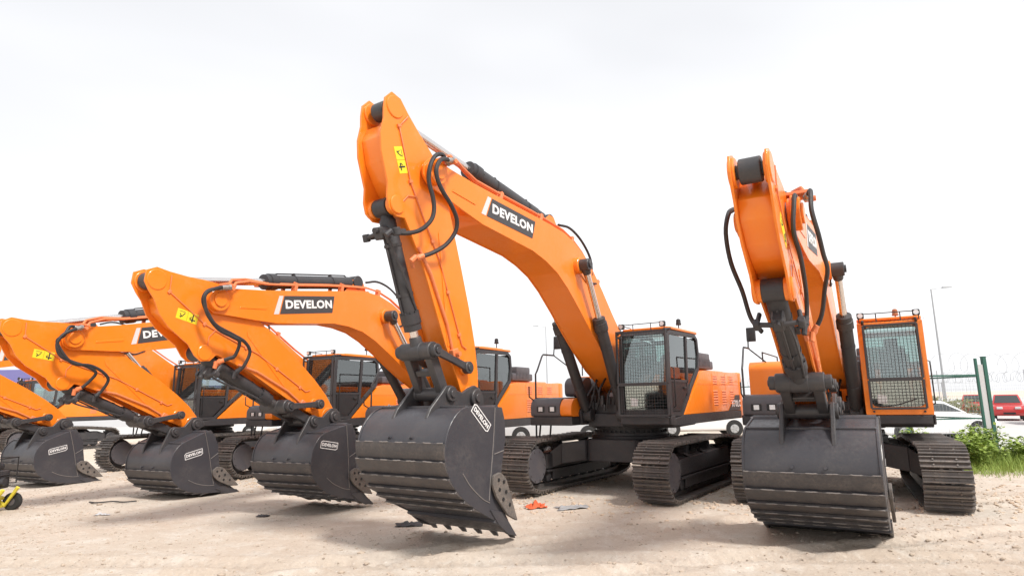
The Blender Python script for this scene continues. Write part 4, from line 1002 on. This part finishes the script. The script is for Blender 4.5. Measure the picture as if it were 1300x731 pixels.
# ------------------------------------------------------------------ cars
def car(x, y, rz, col, kind, label, group, cat='car'):
    key = ('car', kind, col)
    mat = CACHE.setdefault(('cp', col), None) or carpaint('car_paint', col); CACHE[('cp', col)] = mat
    r = bpy.data.objects.new('parked_car', None); C.objects.link(r); r.location = (x, y, .055); r.rotation_euler = (0, 0, rz); r.scale = (.84,)*3 if kind == 'suv' else (1,)*3; tag(r, label, cat, group)
    if kind == 'sedan':
        body = [(-2.25, .42), (-2.3, .75), (-2.1, 1.0), (-1.3, 1.04), (1.0, .98), (1.95, .82), (2.25, .62), (2.28, .38), (1.9, .25), (-1.95, .25)]
        top = [(-1.55, 1.03), (-.95, 1.42), (-.2, 1.47), (.35, 1.42), (1.12, .98)]; W = .88; wr = .32; wb = (1.4, -1.35)
    else:
        body = [(-2.3, .5), (-2.35, 1.05), (-2.2, 1.12), (1.0, 1.14), (2.15, 1.03), (2.35, .8), (2.35, .5), (2.1, .35), (-2.1, .35)]
        top = [(-2.25, 1.12), (-2.0, 1.78), (.3, 1.82), (1.05, 1.14)]; W = .93; wr = .38; wb = (1.45, -1.4)
    def fb():
        m = MB()
        lo = []; n = len(body)
        m.prism(body, -W, W, .09, 3); return m.mesh('car_body', mat)
    part('body', cached(key+('b',), fb), r)
    def ft():
        m = MB(); zt = top[0][1]
        a = [(px, -W+.04+(pz-zt)*.28, pz) for px, pz in top]; c = [(px, W-.04-(pz-zt)*.28, pz) for px, pz in top]
        m.poly(a, c, .05, 2); return m.mesh('cabin', mat)
    cbn = part('cabin', cached(key+('t',), ft), r)
    def fw():
        m = MB(); zt = top[0][1]; sh = inset(top, .09)
        for s in (-1, 1):
            m.poly([(px, s*(W-.045-(pz-zt)*.28), pz) for px, pz in sh], [(px, s*(W-.028-(pz-zt)*.28), pz) for px, pz in sh])
        for (a, c, o_) in ((top[-1], top[-2], .02), (top[0], top[1], -.02)):
            q = [(a[0]+(c[0]-a[0])*t, a[1]+(c[1]-a[1])*t) for t in (.12, .88)]
            yy = [W-.14-(z-zt)*.28 for _, z in q]
            m.poly([(q[0][0], -yy[0], q[0][1]), (q[0][0], yy[0], q[0][1]), (q[1][0], yy[1], q[1][1]), (q[1][0], -yy[1], q[1][1])], [(q[0][0]+o_, -yy[0], q[0][1]+.012), (q[0][0]+o_, yy[0], q[0][1]+.012), (q[1][0]+o_, yy[1], q[1][1]+.012), (q[1][0]+o_, -yy[1], q[1][1]+.012)])
        return m.mesh('window', DGLASS)
    part('window', cached(key+('w',), fw), cbn)
    for wx in wb:
        for s in (-1, 1):
            def fy(): m = MB(); m.cyl((0, -.11, 0), (0, .11, 0), wr, n=28, bev=.02); m.cyl((0, -.115, 0), (0, .115, 0), wr*.95, n=28); return m.mesh('wheel', TYRE)
            def fr(): m = MB(); m.cyl((0, -.122, 0), (0, .122, 0), wr*.6, n=20, bev=.01); [m.bar((0, s2*.12, 0), (wr*.56*math.cos(a), s2*.128, wr*.56*math.sin(a)), .03, .03) for s2 in (-1, 1) for a in (0, 1.26, 2.5, 3.77, 5.0)]; return m.mesh('rim', GALV)
            w_ = part('wheel', cached(('wh', wr), fy), r, Matrix.Translation((wx, s*(W-.09), wr))); part('rim', cached(('rm', wr), fr), w_)
            def fa_(): m = MB(); m.cyl((0, -.11, 0), (0, .112, 0), wr*1.16, n=28); return m.mesh('wheel_arch', BLACK)
            part('wheel_arch', cached(('wa_', wr), fa_), r, Matrix.Translation((wx, s*(W-.108), wr+.02)))
    for s in (-1, 1):
        m = MB(); m.box(body[-4][0]-.18 if kind == 'sedan' else 2.2, (2.27 if kind == 'sedan' else 2.37), s*W*.55-.2*.0-.17, s*W*.55+.17, .62 if kind == 'sedan' else .82, .76 if kind == 'sedan' else .98, .02); part('headlight', m.mesh('headlight', LAMPG), r)
    m = MB(); fx = 2.3 if kind == 'sedan' else 2.36; m.box(fx-.03, fx+.0, -.35, .35, .45, .6, .01); part('grille', m.mesh('grille', BLACK), r)
WHT = (.78, .78, .79); SIL = (.5, .52, .54); RED = (.48, .03, .03)
car(1.6, 27.0, PI+.05, SIL, 'sedan', 'silver sedan seen under the engine deck of the machine left of the tall one', 'sedans parked behind the excavators')
car(8.6, 30, PI-.1, WHT, 'sedan', 'white car seen below the engine deck of the tall middle machine', 'sedans parked behind the excavators')
car(-9.6, 33, PI, WHT, 'sedan', 'white car far behind, between second and third bucket from left', 'sedans parked behind the excavators')
car(-15.8, 36, PI, WHT, 'sedan', 'white car far behind, left of the second cab', 'sedans parked behind the excavators')
car(15.6, 24.6, .0, WHT, 'sedan', 'white sedan just behind the gate beside the orange cab', 'sedans parked behind the excavators')
car(30.3, 39.6, -PI/2-.62, RED, 'suv', 'red four wheel drive, the left and farther one of the red pair beyond the fence', 'four wheel drives at the right edge', 'car')
car(28.3, 34.4, -PI/2-.62, RED, 'suv', 'red four wheel drive cut by the right edge of the picture', 'four wheel drives at the right edge', 'car')
car(32.6, 45.6, -PI/2-.62, RED, 'suv', 'farthest small red four wheel drive of the row beyond the fence', 'four wheel drives at the right edge', 'car')
car(39.0, 52.0-5.5, -PI/2-.5, WHT, 'suv', 'white four wheel drive parked far back among the red ones', 'four wheel drives at the right edge', 'car')

# ------------------------------------------------------------------ far buildings
BLUE = dirty('blue_cladding', (.16, .15, .36), (.3, .28, .42), .5, amount=.4, scale=.1)
PALE = dirty('pale_wall', (.55, .55, .56), (.4, .4, .42), .8, amount=.5, scale=.2)
w = bpy.data.objects.new('warehouse', None); C.objects.link(w); w.location = (-62, 78, 0); w.rotation_euler = (0, 0, .0); tag(w, 'long low warehouse with a blue roof band at far left', 'warehouse')
m = MB(); m.box(-34, 19, 0, 22, 0, 4.3, .02); part('wall', m.mesh('wall', PALE), w)
m = MB(); m.prism([(-34.5, 4.3), (19.5, 4.3), (19.3, 6.6), (-34.3, 6.6)], -.5, 22.5, .03); part('roof', m.mesh('roof', BLUE), w)
for i in range(9): m = MB(); m.box(-31+i*5.5, -28+i*5.5, -.06, .0, .1, 3.4, .01); part('loading_door', m.mesh('loading_door', CHAR), w)
w = bpy.data.objects.new('low_building', None); C.objects.link(w); w.location = (-37, 60, 0); tag(w, 'low grey site building below the blue roofed warehouse', 'building')
m = MB(); m.box(-6, 3, 0, 6, 0, 3.3, .02); part('wall', m.mesh('wall', PALE), w)
m = MB(); m.box(-6.2, 3.2, -.2, 6.2, 3.3, 3.6, .03); part('roof', m.mesh('roof', COVER), w)
for i in range(4): m = MB(); m.box(-5.2+i*2.1, -4+i*2.1, -.05, 0, 1.2, 2.3, .01); part('window', m.mesh('window', DGLASS), w)

# ------------------------------------------------------------------ vegetation
LEAF = dirty('weed_leaf', (.20, .30, .045), (.36, .40, .10), .6, amount=1, scale=2.5, thr=.45)
LEAF2 = dirty('dry_bush', (.16, .17, .08), (.25, .22, .12), .8, amount=1, scale=1)
R = random.Random(5)
def blade(b, x, y, z, h, w, bend, a):
    ca, sa = math.cos(a), math.sin(a); bm = b.bm; prev = None; n = 3
    for i in range(n+1):
        t = i/n; cx_ = x+ca*bend*t*t; cy_ = y+sa*bend*t*t; cz_ = z+h*t*(1-.25*t*bend); ww = w*(1-t)**.6+.0006
        l = bm.verts.new((cx_-sa*ww, cy_+ca*ww, cz_)); r = bm.verts.new((cx_+sa*ww, cy_-ca*ww, cz_))
        if prev: bm.faces.new((prev[0], prev[1], r, l))
        prev = (l, r)
def weed(x, y, h, rad, leaves, label, group, mat=LEAF, name='weed_bush'):
    rt = bpy.data.objects.new(name, None); C.objects.link(rt); z0 = ground_z(x, y); rt.location = (x, y, z0); tag(rt, label, 'bush', group)
    st = MB(); lf = MB()
    for s in range(int(34+rad*30)):
        a = R.uniform(0, 6.28); d = rad*R.random()**.6; hx = math.cos(a)*d; hy = math.sin(a)*d; hh = h*R.uniform(.55, 1.05)*(1-.35*(d/rad)**2)
        bx, by = hx*.45, hy*.45
        P = [V((bx, by, 0)), V((bx+(hx-bx)*.4, by+(hy-by)*.4, hh*.5)), V((hx, hy, hh))]; P = spline(P, 4); st.tube(P, .006, 3)
        for k in range(leaves):
            p = P[R.randrange(2, len(P))]+V((R.gauss(0, .05), R.gauss(0, .05), R.gauss(0, .05)))
            aa = R.uniform(0, 6.28); L = R.uniform(.07, .16); W_ = L*.3; t = V((math.cos(aa), math.sin(aa), R.uniform(-.3, .8))).normalized(); sd = t.cross(V((R.uniform(-.4, .4), R.uniform(-.4, .4), 1))).normalized()
            q = [p, p+t*L*.5+sd*W_, p+t*L, p+t*L*.5-sd*W_]; lf.bm.faces.new([lf.bm.verts.new(c_) for c_ in q])
    part('stems', st.mesh('stems', mat, flat=True), rt); part('foliage', lf.mesh('foliage', mat, flat=True), rt)
for i, (x, y, h, rad, lb) in enumerate([(11.0, 15.9, .95, .6, 'leafy green bush nearest the right track of the rightmost machine'), (12.0, 16.7, 1.1, .55, 'tall green bush at the foot of the gate post'), (13.0, 16.4, .7, .6, 'low green bush right of the gate post'), (10.6, 17.3, .95, .5, 'green bush behind the rightmost track'), (14.2, 16.7, .5, .6, 'low bush near the right edge of the picture'), (8.1, 18.5, .7, .45, 'small green bush seen under the orange framed cab')]):
    weed(x, y, h*.9, rad*1.3, 40, lb, 'green bushes by the fence')
b = MB()
for i in range(19000):
    t = R.random(); x = 9.9+7.5*t+R.gauss(0, .25); y = 15.3+.25*(x-9.9)+R.gauss(0, .7)*(1+.3*t)+.3
    h = R.uniform(.1, .6)*(.7+.6*noise.noise(V((x*1.3, y*1.3, 4))))*max(.35, 1-abs(y-(15.6+.25*(x-9.9)))*.3); blade(b, x, y, ground_z(x, y)-.02, h, R.uniform(.003, .008), R.uniform(.02, .2), R.uniform(0, 6.28))
tag(part('grass', b.mesh('grass', LEAF, flat=True)), 'rough green grass along the foot of the fence', 'grass', kind='stuff')
def hedge(x0, x1, y, h, name, label):
    b = MB()
    for i in range(int((x1-x0)*420)):
        x = R.uniform(x0, x1); zz = h*(.65+.5*noise.noise(V((x*.6, 1, 2))))*(R.random()**.5); yy = y+R.gauss(0, .5); L = R.uniform(.08, .2)
        t = V((R.uniform(-1, 1), R.uniform(-1, 1), R.uniform(-.4, 1))).normalized(); s_ = t.orthogonal().normalized()*L*.35; p = V((x, yy, zz))
        b.bm.faces.new([b.bm.verts.new(c_) for c_ in (p, p+t*L*.5+s_, p+t*L, p+t*L*.5-s_)])
    tag(part(name, b.mesh(name, LEAF2, flat=True)), label, 'vegetation', kind='stuff')
hedge(22, 31, 42.5, 1.9, 'scrub', 'hazy dry scrub along the far fence behind the gate')

# ------------------------------------------------------------------ litter and the small machine
def ribbon(name, pts, w, mat, label, cat, th=.004):
    b = MB(); P = spline([V(p) for p in pts], 6); rng = random.Random(len(name))
    for i in range(len(P)-1):
        a, c = P[i], P[i+1]; t = (c-a).normalized(); s = t.cross(V((0, 0, 1))).normalized()*w/2; k = .7+.5*rng.random()
        b.poly([a-s*k, a+s*k, c+s*k, c-s*k], [a-s*k+V((0, 0, th)), a+s*k+V((0, 0, th)), c+s*k+V((0, 0, th)), c-s*k+V((0, 0, th))])
    return tag(part(name, b.mesh(name, mat)), label, cat)
def crumple(name, x, y, sx, sy, h, mat, label, cat, seed=1, rz=0):
    b = MB(); n = 16; rg = random.Random(seed); vs = []
    for j in range(n+1):
        row = []
        for i in range(n+1):
            u, v_ = i/n-.5, j/n-.5; e = 1+.25*noise.noise(V((u*3, v_*3, seed))); px, py = u*sx*e, v_*sy*e; d = max(abs(u), abs(v_))*2
            z = abs(noise.noise(V((u*5, v_*5, seed*3.1))))*h*(1.25-d)+.012; q = V((px*math.cos(rz)-py*math.sin(rz)+x, px*math.sin(rz)+py*math.cos(rz)+y, 0)); q.z = ground_z(q.x, q.y)+rough_z(q.x, q.y)+z
            row.append(b.bm.verts.new(q))
        vs.append(row)
    for j in range(n):
        for i in range(n): b.bm.faces.new((vs[j][i], vs[j][i+1], vs[j+1][i+1], vs[j+1][i]))
    o = part(name, b.mesh(name, mat, 60)); md = o.modifiers.new('thickness', 'SOLIDIFY'); md.thickness = .004
    return tag(o, label, cat)
crumple('orange_rag', .33, 11.25, .34, .26, .2, RCLOTH, 'crumpled orange rag on the sand by the left track of the tall machine', 'rag', 2, .3)
crumple('plastic_sheet', .95, 11.1, .55, .3, .1, SHEET2, 'grey crumpled plastic sheet lying right of the orange rag', 'litter', 5, .2)
crumple('dark_scrap', -1.62, 10.0, .42, .3, .08, CHAR, 'dark grey scrap on the sand left of the big bucket', 'litter', 8, .1)
def gz(x, y): return ground_z(x, y)+rough_z(x, y)+.015
ribbon('black_cable', [(x, y, gz(x, y)) for x, y in ((-8.4, 12.95), (-8.2, 12.85), (-7.95, 12.95), (-7.7, 12.9), (-7.5, 13.0))], .03, BLACK, 'thin black cable lying on the sand near the leftmost bucket', 'cable', .02)
crumple('paper_scrap', -7.25, 11.55, .22, .12, .08, SHEET, 'small pale scrap of paper on the sand at lower left', 'litter', 11)
crumple('dark_rag', -4.3, 11.2, .2, .14, .06, CHAR, 'small dark rag lying in front of the second bucket from the left', 'litter', 12)
r = bpy.data.objects.new('wheeled_compressor', None); C.objects.link(r); r.location = (-9.55, 11.9, 0); r.rotation_euler = (0, 0, .1); tag(r, 'small yellow wheeled machine with black cage at the lower left corner', 'machine')
b = MB(); b.tube([(-.35, -.2, .12), (-.2, -.2, .38), (.15, -.2, .1), (.35, -.2, .42)], .035, 8); b.tube([(-.35, .2, .12), (-.2, .2, .38), (.15, .2, .1), (.35, .2, .42)], .035, 8); b.box(-.4, .12, -.24, .24, .2, .27, .02); b.bar((.1, -.2, .1), (.1, .2, .1), .06, .06); part('frame', b.mesh('frame', YPAINT), r)
b = MB()
for y in (-.24, .24): b.tube([(-.1, y, .5), (-.1, y, .96), (.28, y, .96), (.28, y, .5), (-.1, y, .5)], .012, 6)
for x in (-.1, .28): b.bar((x, -.24, .96), (x, .24, .96), .02, .02, 0)
part('cage', b.mesh('cage', BLACK), r)
b = MB(); b.box(-.05, .22, -.16, .16, .42, .74, .03, 2); b.cyl((.0, -.2, .8), (.0, .2, .8), .08, n=16); b.cyl((.2, -.1, .55), (.3, -.1, .55), .07, n=14)
for i in range(6): b.box(-.07, .24, -.17, .17, .46+i*.04, .47+i*.04, .002)
part('engine', b.mesh('engine', CHAR), r)
b = MB(); b.lathe((-.62, 0, .42), (.1, 0, .42), [(0, .05), (.04, .16), (.1, .19), (.5, .19), (.56, .14), (.6, .04)], 20); part('tank', b.mesh('tank', COVER), r)
for y in (-.3, .3):
    b = MB(); b.cyl((.22, y-.05, .16), (.22, y+.05, .16), .16, n=24, bev=.03); b.cyl((-.4, y-.05, .16), (-.4, y+.05, .16), .16, n=24, bev=.03) if False else None; wl = part('wheel', b.mesh('wheel', TYRE), r)
    b = MB(); b.cyl((.22, y-.056, .16), (.22, y+.056, .16), .07, n=16); part('rim', b.mesh('rim', COVER), wl)

# ------------------------------------------------------------------ sky, sun, camera
SUN_EL, SUN_AZ = 52, 138      # degrees; azimuth clockwise from +Y
w = bpy.data.worlds.new('World'); bpy.context.scene.world = w; w.use_nodes = True; nt = w.node_tree; L = nt.links.new
bg = nt.nodes['Background']; sk = N(nt, 'ShaderNodeTexSky'); sk.sky_type = 'NISHITA'; sk.sun_disc = False
sk.sun_elevation = math.radians(SUN_EL); sk.sun_rotation = math.radians(SUN_AZ); sk.dust_density = 4; sk.air_density = 1.0
tc = N(nt, 'ShaderNodeTexCoord'); mp = N(nt, 'ShaderNodeMapping'); mp.inputs['Scale'].default_value = (1, 1, 3.2); L(tc.outputs['Generated'], mp.inputs[0])
n1 = N(nt, 'ShaderNodeTexNoise', Scale=.8, Detail=4.0, Roughness=.45, Distortion=.1); L(mp.outputs[0], n1.inputs['Vector'])
cl_ = ramp(nt, n1.outputs['Fac'], .32, .66, (6.35, 6.4, 6.58, 1), (8.7, 8.7, 8.8, 1))
c = mixc(nt, .93, sk.outputs[0], cl_.outputs[0]); L(c, bg.inputs[0]); bg.inputs[1].default_value = .09
sl = bpy.data.lights.new('sun', 'SUN'); sl.energy = 2.5; sl.angle = math.radians(10); sl.color = (1, .96, .9)
so = bpy.data.objects.new('sun', sl); C.objects.link(so)
az, el = math.radians(SUN_AZ), math.radians(SUN_EL)
dr_ = V((math.sin(az)*math.cos(el), math.cos(az)*math.cos(el), math.sin(el)))
so.rotation_euler = dr_.to_track_quat('Z', 'Y').to_euler()
cam = bpy.data.cameras.new('camera'); co_ = bpy.data.objects.new('camera', cam); C.objects.link(co_); bpy.context.scene.camera = co_
cam.sensor_width = 36; cam.lens = 36*801.7/1300; cam.clip_end = 6000; cam.clip_start = .1
co_.matrix_world = Matrix.Translation((0, 0, 1.8386)) @ Matrix.Rotation(PI/2+.17485, 4, 'X') @ Matrix.Rotation(-.01918, 4, 'Z')
s = bpy.context.scene
s.view_settings.view_transform = 'Standard'; s.view_settings.look = 'None'; s.view_settings.exposure = .72; s.view_settings.gamma = 1
s.render.engine = 'CYCLES'; s.cycles.use_denoising = True; s.cycles.max_bounces = 6; s.cycles.transparent_max_bounces = 16
try: s.cycles.denoiser = 'OPENIMAGEDENOISE'
except Exception: pass
